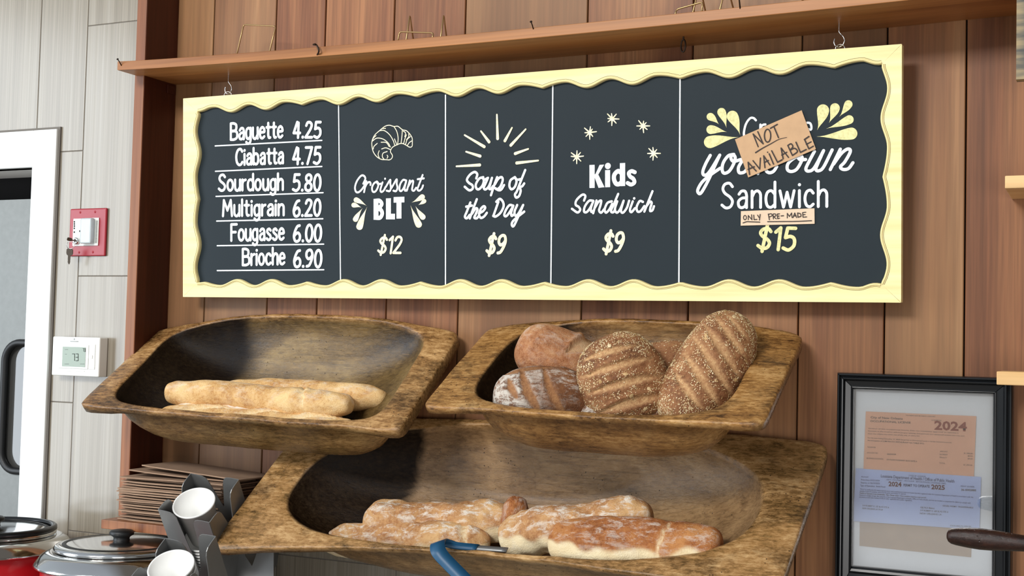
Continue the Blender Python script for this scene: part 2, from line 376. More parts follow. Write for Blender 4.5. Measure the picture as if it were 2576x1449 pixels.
mb = MB(); mb.box((px_l, YL + .012, px_b), (pr, YL + .018, px_t))
kk = NT('dim_door_pane'); kk.p(Base__Color=lin('#454543'), Roughness=.06); kk.i(kk.b, 'Specular IOR Level', .7)
mb.build('pane', kk.m, d)
mb = MB()
o1 = rrect(px_l - .002, pr + .002, px_b - .002, px_t + .002, .001, YL - .0005); i1 = rrect(px_l + .009, pr - .009, px_b + .009, px_t - .009, .05, YL - .0005)
mb.rings([o1, i1], smooth=False); mb.build('leaf_corner', DOORG, d)
# side board and shelves
mb = MB(); b0 = len(mb.v); mb.box((XI - TH, YS, LEDGE_T), (XI, .0198, 2.75)); mb.setatt('rnd', b0, .37)
sb = tag(mb.build('side_board', SIDEW, bevel=.0012, origin=(XI, -.05, LEDGE_T)), 'upright reddish brown board closing the left end of the plank wall', 'board')
mb = MB(); b0 = len(mb.v); mb.box((XI + .00005, YS + .0015, LEDGE_T + .0005), (XI + .0009, -.0004, 2.7495)); mb.setatt('rnd', b0, .2); mb.build('inner_shade_face', SIDED, sb)  # added thin dark sheet: the board's stain plus shade on its inner side
def sag(x): return .004 - .0105*max(0, math.sin(math.pi*min(1, max(0, (x + 1.968)/1.75))))**.7
SZT, SZB, SYF, SXL = 2.09305, 2.07364, -.1658, -1.96834
mb = MB(); b0 = len(mb.v); n = 40; R = []
for i in range(n + 1):
    x = SXL + (.33 - SXL)*i/n; s_ = sag(x)
    R.append([(x, SYF, SZB + s_), (x, SYF, SZT + s_), (x, -.0005, SZT + s_*.8), (x, -.0005, SZB + s_*.8)])
mb.rings(R, True, True, True, smooth=False); mb.setatt('rnd', b0, .41)
shelf = tag(mb.build('wall_shelf', SHELFW, bevel=.0012, origin=(-.9, -.08, SZB)), 'long narrow brown wooden shelf running above the menu board', 'shelf')
mb = MB(); b0 = len(mb.v); mb.box((-1.9641, -.166, LEDGE_B), (-1.56, .0195, LEDGE_T)); mb.setatt('rnd', b0, .63)
tag(mb.build('wall_shelf', SIDEW, bevel=.0015, origin=(-1.76, -.08, LEDGE_B)), 'low brown wooden ledge under the kraft sheets at the foot of the plank wall', 'shelf')
# small plate in the inner corner under the shelf
mb = MB(); mb.box((XI + .0005, -.03, SZB - .022), (XI + .004, -.002, SZB - .002)); tag(mb.build('corner_bracket', SIDED, bevel=.001, origin=(XI, -.016, SZB - .012)), 'tiny dull metal bracket in the inner corner under the long shelf', 'bracket')
# nails, hooks and wire stands on the long shelf
def nail(px0, px1, yd, r, label, bend=None):
    a = at(*px0, SYF + .001); b = at(*px1, SYF - yd)
    mb = MB(); mb.tube([a, (a + b)/2 + Vector((0, 0, .001)), b] if bend is None else crom([a] + [at(*p, SYF - yd*.7) for p in bend] + [b], 5), r, 8)
    dr = (b - a).normalized()
    mb.tube([b - dr*.0005, b + dr*.0012], r*2.2, 8)
    tag(mb.build('nail', IRON, origin=a), label, 'nail', 'nails in the long shelf')
nail((306, 166), (296, 149), .012, .0011, 'thin bent nail at the far left tip of the long shelf')
nail((1342, 74), (1336, 55), .012, .0011, 'thin nail leaning above the middle of the long shelf')
nail((798, 138), (791, 112), .012, .0017, 'thick rusty nail bent over the shelf edge above the first menu column', [(802, 128), (797, 114)])
nail((1862, 22), (1858, -12), .012, .0013, 'nail rising from the shelf edge right of the half-hidden wire stand')
def hook(px, label):
    y = -.062; top = at(px, 0, y); top.z = SZB + sag(top.x)*.85; c = top; x = c.x
    mb = MB()
    pts = [(0, 0, .004), (0, 0, -.012), (.003, 0, -.018), (.008, 0, -.024), (.0095, 0, -.031), (.006, 0, -.038), (0, 0, -.041), (-.006, 0, -.038), (-.0085, 0, -.031), (-.0075, 0, -.025)]
    mb.tube(crom([c + Vector(p) for p in pts], 5), .0014, 8)
    tag(mb.build('screw_hook', CHROME, origin=c), label, 'hook', 'hooks the menu board hangs from')
    return c
HK = [hook(582, 'bright screw hook holding the left top of the menu board'), hook(2112, 'screw hook holding the right top of the menu board')]
e0 = at(1719, 108, -.075); e0.z = SZB + sag(e0.x)*.9
mb = MB(); mb.tube([e0 + Vector((0, 0, .003)), e0 + Vector((0, 0, -.005))], .0016, 8)
rg = [e0 + Vector((.005*math.cos(a), -.004*math.cos(a)*.6, -.0165 + .0115*math.sin(a))) for a in [2*math.pi*k/24 for k in range(24)]]
mb.tube(rg, .0015, 8, closed=True); tag(mb.build('screw_eye', IRON, origin=e0), 'small empty dark screw eye under the shelf between the two hooks', 'hook')
def wpath(pts, r=.0014): return crom(pts, 4)
def wire_stand(label, loops):
    t = thing('wire_stand', label, 'wire stand', loops[0][0], 'bent wire stands on the long shelf')
    for nm, *pts in [('wire_loop',) + tuple(l) for l in loops]:
        out = [Vector(pts[0])]
        for i in range(1, len(pts) - 1):
            p, q, s_ = Vector(pts[i-1]), Vector(pts[i]), Vector(pts[i+1])
            for tt in (.0, .25, .5, .75, 1.):
                a = q + (p - q).normalized()*min(.006, (p-q).length*.45); b = q + (s_ - q).normalized()*min(.006, (s_-q).length*.45)
                out.append(a*(1-tt)**2 + q*2*tt*(1-tt) + b*tt*tt)
        out.append(Vector(pts[-1])); mb = MB(); mb.tube(out, .0016, 8); mb.build('wire_loop', WIRE, t)
    return t
def sh(x): return SZT + sag(x)
def U(pxs, y0, y1):          # a wire U: first and last stand on the shelf at y0, the middle at y1
    p = [at(px, py, y1) for px, py in pxs]
    a = Vector((p[0].x + (0 if True else 0), y0, sh(p[0].x))); b = Vector((p[-1].x, y0, sh(p[-1].x))); return [a] + p + [b]
wire_stand('brass wire stand with one wide upright loop, leftmost on the long shelf', [U([(613, 62), (694, 66)], -.10, -.075), ])
wire_stand('brass wire stand with a low front loop and two pointed back loops', [
    U([(1005, 80), (1091, 83)], -.155, -.15), [(at(1020, 97, -.1).x, -.1, sh(-1.3)), at(1031, 38, -.06), (at(1041, 92, -.04).x, -.03, sh(-1.3))],
    [(at(1107, 90, -.1).x, -.1, sh(-1.25)), at(1116, 37, -.06), (at(1124, 86, -.04).x, -.03, sh(-1.25))]])
wire_stand('brass wire stand cut by the top edge of the photo, rightmost on the long shelf', [
    U([(1701, 24), (1768, 5)], -.155, -.15), [(at(1738, 28, -.1).x, -.1, sh(-.7)), at(1760, -40, -.06), (at(1782, 22, -.04).x, -.03, sh(-.7))],
    [(at(1805, 22, -.1).x, -.1, sh(-.65)), at(1828, -42, -.06), (at(1855, 16, -.04).x, -.03, sh(-.65))]])
# ------------------------------------------------------------------ things on the tiled wall
t = thing('alarm_station', 'red wall plate with white control module, clear strobe and keys, between door and planks', 'alarm panel', (-2.208, .02, 1.742))
PX, PZ, S_ = -2.26515, 1.79885, .1143
mb = MB(); mb.box((PX, .0135, PZ - S_), (PX + S_, .0199, PZ)); mb.build('plate', REDP, t, bevel=.003, seg=3)
yp = .0135
def pq(x, y): return at(140 + x/8.05, 500 + y/8.05, yp)
A, B = pq(372, 405), pq(580, 958); A2, B2 = pq(588, 392), pq(868, 950)
mb = MB(); mb.box((A.x, yp - .0025, B.z), (B.x, yp, A.z)); md = mb.build('control_module', WPLAST, t, bevel=.0012)
mb = MB(); mb.box((A2.x, yp - .0025, B2.z), (B2.x, yp, A2.z)); st = mb.build('strobe_base', WPLAST, t, bevel=.0012)
L1, L2 = pq(590, 405), pq(800, 915); mb = MB(); mb.box((L1.x + .001, yp - .016, L2.z), (L2.x, yp - .0026, L1.z)); mb.build('strobe_lens', LENS, st, bevel=.003)
mb = MB()
for k in range(16):
    z = B2.z + .006 + k*(A2.z - B2.z - .012)/16; mb.box((L2.x + .002, yp - .0031, z), (B2.x - .003, yp - .0025, z + .0022))
mb.build('louvre', GREYP, st)
mb = MB()
for (x, y) in ((396, 470), (396, 512), (396, 555), (394, 600), (394, 678)):
    c = pq(x, y); mb.lathe([(0, .0009), (.0021, .0006), (.0022, 0)], 12, (0, 0, 0), Matrix.Translation((c.x, yp - .0026, c.z)) @ Matrix.Rotation(math.pi/2, 4, 'X'))
mb.build('indicator', BLK, md)
mb = MB(); a, b = pq(500, 640), pq(556, 675); mb.box((a.x, yp - .0045, b.z), (b.x, yp - .0026, a.z)); a, b = pq(527, 595), pq(556, 640); mb.box((a.x, yp - .0045, b.z), (b.x, yp - .0026, a.z)); mb.build('switch', BLK, md, bevel=.0006)
for (x, y, kx) in ((500, 275, 1), (800, 265, 1), (475, 1085, 1), (755, 1080, 1)):
    c = pq(x, y); mb = MB(); mb.lathe([(0, .0012), (.002, .001), (.003, 0)], 14, (0, 0, 0), Matrix.Translation((c.x, yp, c.z)) @ Matrix.Rotation(math.pi/2, 4, 'X')); mb.build('screw', REDP, t)
c = pq(455, 858); mb = MB(); mb.lathe([(.0085, 0), (.0085, .006), (.007, .008), (.0035, .008), (.0032, .005), (0, .005)], 24, (0, 0, 0), Matrix.Translation((c.x, yp - .0026, c.z)) @ Matrix.Rotation(math.pi/2, 4, 'X')); mb.build('lock', CHROME, md)
def keymesh(p0, p1, wide, narrow, th=.002):
    d_ = (p1 - p0); L = d_.length; d_.normalize(); w = d_.cross(Vector((.25, -1, 0))).normalized(); nn = w.cross(d_).normalized()*th
    prof = [(-.0, .55), (.08, .95), (.3, 1.), (.42, .8), (.46, .42), (.72, .42), (.76, .34), (.82, .42), (.9, .36), (1., .12)]
    pts = [p0 + d_*(L*t) + w*(wide*v_) for t, v_ in prof] + [p0 + d_*(L*t) - w*(wide*v_*(1 if t < .45 else .55)) for t, v_ in prof[::-1]]
    mb = MB(); mb.poly([p - nn*.5 for p in pts], nn); return mb
kt = thing('key_pair', 'two small dark keys on a wire ring, one in the lock of the red plate', 'keys', c)
def pk(x, y, yy): return at(140 + x/8.05, 500 + y/8.05, yy)
keymesh(pk(232, 810, yp - .034), pk(450, 862, yp - .006), .0042, .002).build('key', BRASSK, kt)
keymesh(pk(290, 1005, yp - .026), pk(272, 1325, yp - .022), .0085, .003).build('key', BRASSK, kt)
cc = pk(300, 940, yp - .028); mb = MB(); mb.tube([cc + Vector((.0085*math.cos(a), .004*math.cos(a), .0085*math.sin(a))) for a in [2*math.pi*k/28 for k in range(28)]], .0007, 6, closed=True); mb.build('key_ring', CHROME, kt)
# thermostat
TY0 = .0195; TY = -.008
def pt_(x, y, yy=TY): return at(x/2.786, 480 + y/2.786, yy)
a, b = pt_(370, 1020), pt_(690, 1306)
t = thing('thermostat', 'white wall thermostat with a grey-green screen reading 73, beside the door', 'thermostat', (a.x + .07, .02, b.z))
mb = MB(); mb.box((a.x, TY, b.z), (b.x, TY0, a.z)); mb.build('housing', WPLAST, t, bevel=.003, seg=3)
s1, s2 = pt_(418, 1075), pt_(620, 1250); mb = MB(); mb.box((s1.x, TY - .0025, s2.z), (s2.x, TY, s1.z)); mb.build('bezel', WPLAST, t, bevel=.001)
s1, s2 = pt_(446, 1092), pt_(602, 1236); mb = MB(); mb.box((s1.x, TY - .0031, s2.z), (s2.x, TY - .0024, s1.z)); sc = mb.build('screen', LCD, t)
def seg7(dg, x, y, w, h, th, mb):
    S = {'7': 'abc', '3': 'abcdg', '2': 'abged', '5': 'afgcd', '0': 'abcdef'}[dg]
    q = dict(a=((0, 0), (1, 0)), b=((1, 0), (1, .5)), c=((1, .5), (1, 1)), d=((0, 1), (1, 1)), e=((0, .5), (0, 1)), f=((0, 0), (0, .5)), g=((0, .5), (1, .5)))
    for s_ in S:
        (u0, v0), (u1, v1) = q[s_]; p0 = pt_(x + u0*w, y + v0*h, TY - .0033); p1 = pt_(x + u1*w, y + v1*h, TY - .0033)
        mb.tube([p0, p1], th, 6)
mb = MB(); seg7('7', 506, 1143, 17, 48, .0007, mb); seg7('3', 531, 1143, 17, 48, .0007, mb); seg7('7', 580, 1105, 7, 22, .0005, mb); seg7('3', 591, 1105, 7, 22, .0005, mb)
for (x, y, l) in ((455, 1112, 22), (455, 1145, 12), (453, 1213, 30), (562, 1213, 30)): mb.tube([pt_(x, y, TY - .0032), pt_(x + l, y, TY - .0032)], .0004, 4)
mb.build('digits', LCDI, sc)
mb = MB(); s1, s2 = pt_(436, 1254), pt_(592, 1268); mb.box((s1.x, TY - .0012, s2.z), (s2.x, TY, s1.z)); mb.build('button_bar', WPLAST, t, bevel=.0005)
mb = MB(); s1, s2 = pt_(628, 1076), pt_(664, 1253); mb.box((s1.x, TY - .0015, s2.z), (s2.x, TY, s1.z)); pn = mb.build('key_panel', WPLAST, t, bevel=.0006)
mb = MB(); s1, s2 = pt_(628, 1152), pt_(652, 1176); mb.box((s1.x, TY - .003, s2.z), (s2.x, TY - .0015, s1.z)); mb.build('button', WPLAST, pn, bevel=.0006)
mb = MB(); p = pt_(521, 1040); mb.lathe([(0, .0004), (.0022, 0)], 12, (0, 0, 0), Matrix.Translation((p.x, TY - .0001, p.z)) @ Matrix.Rotation(math.pi/2, 4, 'X'))
mb.tube([pt_(493, 1055), pt_(550, 1056)], .0009, 4); mb.build('maker_mark', GREYP, t)
# ================================================================== the menu board
SX0, SX1, SW, SHT = -1.85897, -.32201, 1.53696, .43941
SE = Vector((0, -.02295, .43881)).normalized(); SO = Vector((SX0, -.045, 1.5869)); SN = Vector((1, 0, 0)).cross(SE).normalized()
def S3(u, v, h=0.): return SO + Vector((u, 0, 0)) + SE*v + SN*h
def UV(px, py):
    p = on(px, py, SO, SN) - SO; return Vector((p.x, p.dot(SE)))
def pxscale(px, py):
    return ((UV(px + 1, py) - UV(px, py)).length + (UV(px, py + 1) - UV(px, py)).length)/2
sign = thing('menu_board', 'long black hand-lettered bread and sandwich menu board in a scalloped cream frame', 'menu board', S3(SW/2, 0))
def wave(x, c0, P, lo_cusp, crest, dip, phase=0):
    """scalloped edge: every third dip is a sharp cusp"""
    p = ((x - c0)/P*3) % 3
    if p < .5 or p > 2.5:
        q = min(p, 3 - p)*2; return lo_cusp + (crest - lo_cusp)*math.sin(q*math.pi/2)**1.0
    return dip + (crest - dip)*(.5 - .5*math.cos((p - 1)*2*math.pi)) if True else 0
def top_edge(u): return wave(u, .3153, .2769, .4062, .4150, .4015)
def bot_edge(u): return wave(u, .0565, .2726, .0350, .0268, .0398)
def left_edge(v): return wave(v, .2153, .30, .0425, .0350, .0460)
def right_edge(v): return wave(v, .2153, .30, 1.5050, 1.5125, 1.5015)
UL, UR, VB, VT = .0405, 1.5035, .0325, .4075
def lerp(a, b, t): return a + (b - a)*t
N1, N2 = 240, 72
sides = dict(top=[(lerp(UL, UR, i/N1), None) for i in range(N1 + 1)])
def blend(t, val, e0, e1): # settle the ends of each scalloped side on the mitred corner
    k = min(1, t/.02, (1 - t)/.02); c = e0 if t < .5 else e1
    return lerp(c, val, k)
TOPP = [Vector((lerp(UL, UR, i/N1), blend(i/N1, top_edge(lerp(UL, UR, i/N1)), VT, VT))) for i in range(N1 + 1)]
BOTP = [Vector((lerp(UL, UR, i/N1), blend(i/N1, bot_edge(lerp(UL, UR, i/N1)), VB, VB))) for i in range(N1 + 1)]
LEFP = [Vector((blend(i/N2, left_edge(lerp(VB, VT, i/N2)), UL, UL), lerp(VB, VT, i/N2))) for i in range(N2 + 1)]
RIGP = [Vector((blend(i/N2, right_edge(lerp(VB, VT, i/N2)), UR, UR), lerp(VB, VT, i/N2))) for i in range(N2 + 1)]
FH, BH = .0075, -.012
def rail(inner, outer):
    mb = MB(); n = len(inner)
    R = [[S3(*p, .0008) for p in inner], [S3(*p, FH - .002) for p in inner], [S3(*lerp(a, b, .04), FH) for a, b in zip(inner, outer)], [S3(*b, FH) for b in outer], [S3(*b, BH) for b in outer], [S3(*a, BH) for a in inner]]
    mb.rings([list(x) for x in zip(*R)], True, True, True, smooth=False); mb.build('frame_rail', CREAM, sign)
e_ = .0003
rail(TOPP, [Vector((lerp(e_, SW - e_, i/N1), SHT)) for i in range(N1 + 1)])
rail(BOTP, [Vector((lerp(e_, SW - e_, i/N1), 0)) for i in range(N1 + 1)])
rail([p + Vector((0, 0)) for p in LEFP], [Vector((0, lerp(e_, SHT - e_, i/N2))) for i in range(N2 + 1)])
rail(RIGP, [Vector((SW, lerp(e_, SHT - e_, i/N2))) for i in range(N2 + 1)])
def ribbon3(mb, pts, w, h0, h1, off):
    """a half-round bead along an edge; off = offset direction from the edge over the frame"""
    n = len(pts); R = []
    for i, p in enumerate(pts):
        t = (pts[min(i+1, n-1)] - pts[max(i-1, 0)]).normalized(); nn = Vector((-t.y, t.x))*off
        R.append([S3(*(p + nn*(w*(.5 - .5*math.cos(a)))), h0 + (h1 - h0)*math.sin(a)) for a in [math.pi*k/8 for k in range(9)]])
    mb.rings(R, False)
for pts, off in ((TOPP, 1), (BOTP, -1), (LEFP, 1), (RIGP, -1)):
    mb = MB(); ribbon3(mb, pts, .0052, FH - .003, FH + .0022, off); mb.build('bead', BEAD, sign, recalc=False)
    mb = MB(); ribbon3(mb, [p + Vector((-(q.y), q.x))*off*.0056 for p, q in [(pts[i], (pts[min(i+1, len(pts)-1)] - pts[max(i-1, 0)]).normalized()) for i in range(len(pts))]], .0010, FH - .001, FH + .0005, off); mb.build('groove', BEADL, sign, recalc=False)
mb = MB(); 
mb.add([S3(.002, .002, 0), S3(SW - .002, .002, 0), S3(SW - .002, SHT - .002, 0), S3(.002, SHT - .002, 0), S3(.002, .002, BH + .001), S3(SW - .002, .002, BH + .001), S3(SW - .002, SHT - .002, BH + .001), S3(.002, SHT - .002, BH + .001)], [(0,1,2,3),(7,6,5,4),(0,4,5,1),(1,5,6,2),(2,6,7,3),(3,7,4,0)])
mb.build('board', BOARD, sign)
# ring screws in the top rail
for c in HK:
    p = Vector((c.x, 0, 0)); o = SO + Vector((c.x - SX0, 0, 0)) + SE*SHT; mb = MB()
    zc = c.z - .041
    R_ = [Vector((c.x + .003 + .0075*math.cos(a), -.066 + .003*math.cos(a), zc - .004 + .0075*math.sin(a))) for a in [2*math.pi*k/20 for k in range(20)]]
    mb.tube(R_, .0011, 8, closed=True); mb.tube([Vector((c.x + .003, -.066, zc - .0112)), Vector((c.x + .003, -.066, o.z - .01))], .0012, 8); mb.build('hanging_ring', CHROME, sign)
# ------------------------------------------------------------------ brush lettering
class Ink:
    def __init__(s, O=None, h=.0006): s.mb = MB(); s.O = O or S3; s.h = h; s.k = 0
    def quad(s, pts):
        h = s.h + (s.k % 7)*.00004; s.k += 1
        s.mb.add([s.O(p.x, p.y, h) for p in pts], [list(range(len(pts)))])
    def stroke(s, pts, w, w1=None, round_=True):
        cut = [i for i in range(1, len(pts) - 1) if (pts[i] - pts[i-1]).length > 1e-9 and (pts[i+1] - pts[i]).length > 1e-9 and (pts[i] - pts[i-1]).angle(pts[i+1] - pts[i]) > .8]
        if cut:
            w1 = w if w1 is None else w1; n = len(pts) - 1; b = [0] + cut + [n]
            for i, j in zip(b[:-1], b[1:]): s.stroke(pts[i:j+1], lerp(w, w1, i/n), lerp(w, w1, j/n), round_)
            return
        n = len(pts); w1 = w if w1 is None else w1; h = s.h + (s.k % 9)*.00009; s.k += 1; dh = 2e-6
        L = []; Rr = []
        for i, p in enumerate(pts):
            a = pts[max(i-1, 0)]; b = pts[min(i+1, n-1)]; t = (b - a)
            if t.length < 1e-9: t = Vector((1, 0))
            t.normalize(); nn = Vector((-t.y, t.x)); ww = lerp(w, w1, i/max(1, n-1))/2
            if 0 < i < n - 1:                      # mitre
                t1 = (pts[i] - pts[i-1]).normalized(); c = max(.82, abs(Vector((-t1.y, t1.x)).dot(nn))); ww /= c
            L.append(p + nn*ww); Rr.append(p - nn*ww)
        b0 = len(s.mb.v); s.mb.v += [s.O(p.x, p.y, h + i*dh) for i, p in enumerate(L)] + [s.O(p.x, p.y, h + i*dh) for i, p in enumerate(Rr)]
        for i in range(n - 1): s.mb.f.append([b0+n+i, b0+n+i+1, b0+i+1, b0+i]); s.mb.sm.append(False)
        if round_:
            for p, ww, q in ((pts[0], w, 0), (pts[-1], w1, n)): s.disc(p, ww/2, h + .00002 + q*dh)
            for i in range(1, n - 1):
                t1 = (pts[i] - pts[i-1]); t2 = (pts[i+1] - pts[i])
                if t1.length > 1e-9 and t2.length > 1e-9 and t1.angle(t2) > .5: s.disc(pts[i], lerp(w, w1, i/(n-1))/2, h + .00002 + i*dh)
    def disc(s, p, r, h=None, n=14):
        h = s.h if h is None else h
        s.mb.add([s.O(p.x + r*math.cos(2*math.pi*k/n), p.y + r*math.sin(2*math.pi*k/n), h) for k in range(n)], [list(range(n))])
    def done(s, name, mat, parent, label=None):
        o = s.mb.build(name, mat, parent, recalc=False)
        if label: o['label'] = label
        return o
def px_tr(ox, oy, f): return lambda x, y: UV(ox + x/f, oy + y/f)
def elps(cx, cy, rx, ry, n=12): return [(cx + rx*math.sin(2*math.pi*k/n), cy + ry*math.cos(2*math.pi*k/n)) for k in range(n + 1)]
G = {  # hand-painted sans: cap height 1; 'S' curved, 'L' straight, 'D' dot
 'B': (.48, [('L', (0,0),(0,1)), ('S', (0,1),(.22,1),(.4,.9),(.4,.64),(.24,.53),(0,.53)), ('S', (0,.53),(.26,.53),(.46,.43),(.46,.12),(.26,0),(0,0))]),
 'C': (.46, [('S', (.45,.84),(.34,.99),(.15,.95),(.03,.72),(0,.45),(.06,.15),(.2,0),(.36,.02),(.46,.16))]),
 'S': (.44, [('S', (.42,.86),(.3,1),(.12,.96),(.04,.78),(.12,.6),(.32,.44),(.42,.26),(.34,.05),(.16,0),(0,.12))]),
 'M': (.6, [('L', (0,0),(.06,1),(.3,.35),(.52,1),(.6,0))]),
 'F': (.4, [('L', (0,0),(0,1),(.4,1)), ('L', (0,.52),(.33,.52))]),
 'K': (.5, [('L', (0,0),(0,1)), ('L', (.48,1),(.04,.48)), ('L', (.12,.58),(.5,0))]),
 'L': (.38, [('L', (0,1),(0,0),(.38,0))]), 'T': (.46, [('L', (0,1),(.46,1)), ('L', (.23,1),(.23,0))]),
 'a': (.36, [('S', (.04,.55),(.14,.67),(.28,.66),(.34,.5),(.34,.3)), ('L', (.34,.5),(.34,0)), ('S', (.33,.4),(.15,.38),(.02,.25),(.04,.06),(.15,0),(.28,.06),(.33,.2))]),
 'g': (.36, [('S', (.33,.56),(.2,.67),(.05,.58),(0,.35),(.05,.08),(.18,0),(.33,.14)), ('S', (.34,.67),(.34,.2),(.34,-.1),(.27,-.26),(.12,-.3),(.02,-.2))]),
 'u': (.35, [('S', (0,.67),(0,.2),(.07,.02),(.2,0),(.33,.2)), ('L', (.34,.67),(.34,0))]),
 'e': (.35, [('S', (.02,.36),(.2,.37),(.34,.4),(.3,.6),(.17,.68),(.04,.55),(0,.3),(.06,.06),(.19,0),(.33,.1))]),
 't': (.27, [('S', (.12,.92),(.12,.5),(.12,.2),(.17,.02),(.27,.02)), ('L', (0,.66),(.27,.66))]),
 'i': (.03, [('L', (.01,0),(.01,.66)), ('D', (.01,.9))]), 'l': (.03, [('L', (.01,0),(.01,1.02))]),
 'b': (.36, [('L', (0,0),(0,1.02)), ('S', (0,.52),(.14,.67),(.3,.6),(.36,.34),(.3,.06),(.15,0),(0,.12))]),
 'o': (.37, [('S',) + tuple(elps(.185, .335, .185, .335))]),
 'r': (.22, [('L', (0,0),(0,.67)), ('S', (0,.42),(.08,.6),(.22,.66))]),
 'd': (.36, [('L', (.36,0),(.36,1.02)), ('S', (.36,.52),(.22,.67),(.06,.6),(0,.34),(.06,.06),(.21,0),(.36,.12))]),
 'h': (.35, [('L', (0,0),(0,1.02)), ('S', (0,.42),(.1,.62),(.23,.67),(.33,.55),(.34,.3),(.34,0))]),
 'n': (.35, [('L', (0,0),(0,.67)), ('S', (0,.42),(.1,.62),(.23,.67),(.33,.55),(.34,.3),(.34,0))]),
 's': (.3, [('S', (.28,.58),(.18,.67),(.06,.62),(.03,.5),(.12,.38),(.24,.28),(.29,.14),(.2,.01),(.1,0),(0,.08))]),
 'c': (.33, [('S', (.33,.55),(.22,.67),(.07,.6),(0,.34),(.06,.07),(.2,0),(.33,.1))]),
 'w': (.56, [('L', (0,.66),(.14,0),(.28,.6),(.42,0),(.56,.66))]),
 '0': (.38, [('S',) + tuple(elps(.19, .5, .19, .5))]), '1': (.17, [('L', (0,.8),(.16,1),(.16,0))]),
 '2': (.4, [('S', (.02,.78),(.1,.97),(.26,.98),(.36,.82),(.3,.56),(.15,.28),(0,.02)), ('L', (0,.02),(.4,.02))]),
 '4': (.4, [('L', (.2,1),(0,.3),(.4,.3)), ('L', (.29,.95),(.29,0))]),
 '5': (.38, [('L', (.36,1),(.08,1),(.04,.56)), ('S', (.04,.56),(.22,.62),(.36,.5),(.37,.2),(.2,0),(0,.08))]),
 '6': (.37, [('S', (.32,.96),(.18,.9),(.05,.6),(0,.3),(.08,.04),(.22,0),(.35,.12),(.36,.36),(.24,.52),(.08,.42),(.01,.28))]),
 '7': (.38, [('L', (0,1),(.38,1),(.14,0))]),
 '8': (.38, [('S', (.19,.54),(.05,.68),(.05,.9),(.19,1),(.33,.9),(.33,.68),(.19,.54),(.02,.36),(.03,.1),(.19,0),(.35,.1),(.36,.36),(.19,.54))]),
 '9': (.37, [('S', (.04,.04),(.18,.1),(.31,.4),(.36,.7),(.28,.96),(.14,1),(.01,.88),(0,.64),(.12,.48),(.28,.58),(.35,.72))]),
 '$': (.42, [('S', (.4,.82),(.3,.94),(.13,.92),(.04,.76),(.12,.6),(.3,.46),(.4,.28),(.33,.08),(.16,.04),(0,.16)), ('L', (.25,1.1),(.17,-.1))]),
 '.': (.05, [('D', (.025,.03))]), ' ': (.25, []),
}
def brush(tr, x, y): return (tr(x, y + 1) - tr(x, y)).length*.98
def lettering(ink, txt, p0, p1, hpx, wpx, tr, slant=0., gap=.16, square=False):
    """txt on the baseline p0-p1 (zoom pixels); cap height and brush width in the same pixels"""
    width = sum(G[c][0] + gap for c in txt) - gap
    P0, P1 = Vector(p0), Vector(p1); ex = (P1 - P0)/width; x = 0; ey = Vector((0, -hpx))
    wuv = wpx*brush(tr, P0.x, P0.y)
    T = lambda q: tr(*(P0 + ex*(q[0] + xx + slant*q[1]*hpx/ex.length*.0 + 0) + ey*q[1] + Vector((slant*hpx*q[1], 0))))
    for c in txt:
        xx = x
        for st in G[c][1]:
            if st[0] == 'D': ink.disc(T(st[1]), wuv*.56)
            else:
                pts = st[1:]
                pts = crom([Vector((a, b)) for a, b in pts], 6) if st[0] == 'S' else [Vector(q) for q in pts]
                ink.stroke([T(q) for q in pts], wuv, round_=not square)
        x += G[c][0] + gap
def trace(ink, tr, strokes, wpx, taper=None):
    w0 = None
    for st in strokes:
        kind = 'S'
        if isinstance(st[0], str): kind, st = st[0], st[1:]
        w_ = wpx*brush(tr, *st[0])
        if kind == 'D': ink.disc(tr(*st[0]), w_*.55)
        else:
            pts = crom([Vector(p) for p in st], 6) if kind == 'S' else [Vector(p) for p in st]
            ink.stroke([tr(*p) for p in pts], w_, w_*taper if taper else None)
# --- column 1: breads
A_ = px_tr(480, 270, 3.292)
rows = [('Baguette', (333,268), (763,248), 133, '4.25', (852,251), (1074,251), 128, (203,320), (1087,274)),
        ('Ciabatta', (378,477), (768,462), 130, '4.75', (848,470), (1072,466), 135, (205,530), (1087,490)),
        ('Sourdough', (234,690), (766,682), 130, '5.80', (848,690), (1073,691), 133, (210,738), (1097,707)),
        ('Multigrain', (268,900), (772,892), 130, '6.20', (852,902), (1072,896), 133, (215,942), (1095,923)),
        ('Fougasse', (337,1104), (773,1094), 134, '6.00', (854,1110), (1078,1110), 136, (220,1146), (1102,1133)),
        ('Brioche', (432,1306), (778,1298), 132, '6.90', (856,1320), (1080,1324), 140, (220,1352), (1103,1345))]
for nm, a, b, h, pr_, c, d_, h2, u0, u1 in rows:
    k = Ink(); lettering(k, nm, a, b, h, 22.5, A_); k.done('lettering', WHITEP, sign, 'white painted word ' + nm); k = Ink(); lettering(k, pr_, c, d_, h2, 24, A_, .04)
    k.done('lettering', WHITEP, sign, 'white painted price ' + pr_)
    k = Ink(); k.stroke([A_(*u0), A_(*u1)], 8.5*(A_(1, 0) - A_(0, 0)).length); k.done('ruled_line', WHITEP, sign, 'thin white line under ' + nm)
for (a, b) in (((852,262), (857,706)), ((1121,238), (1121,716)), ((1391,212), (1386,714)), ((1711,198), (1708,716))):
    k = Ink(); k.stroke([UV(*a), UV(*b)], .0026, round_=False); k.done('divider_line', WHITEP, sign)
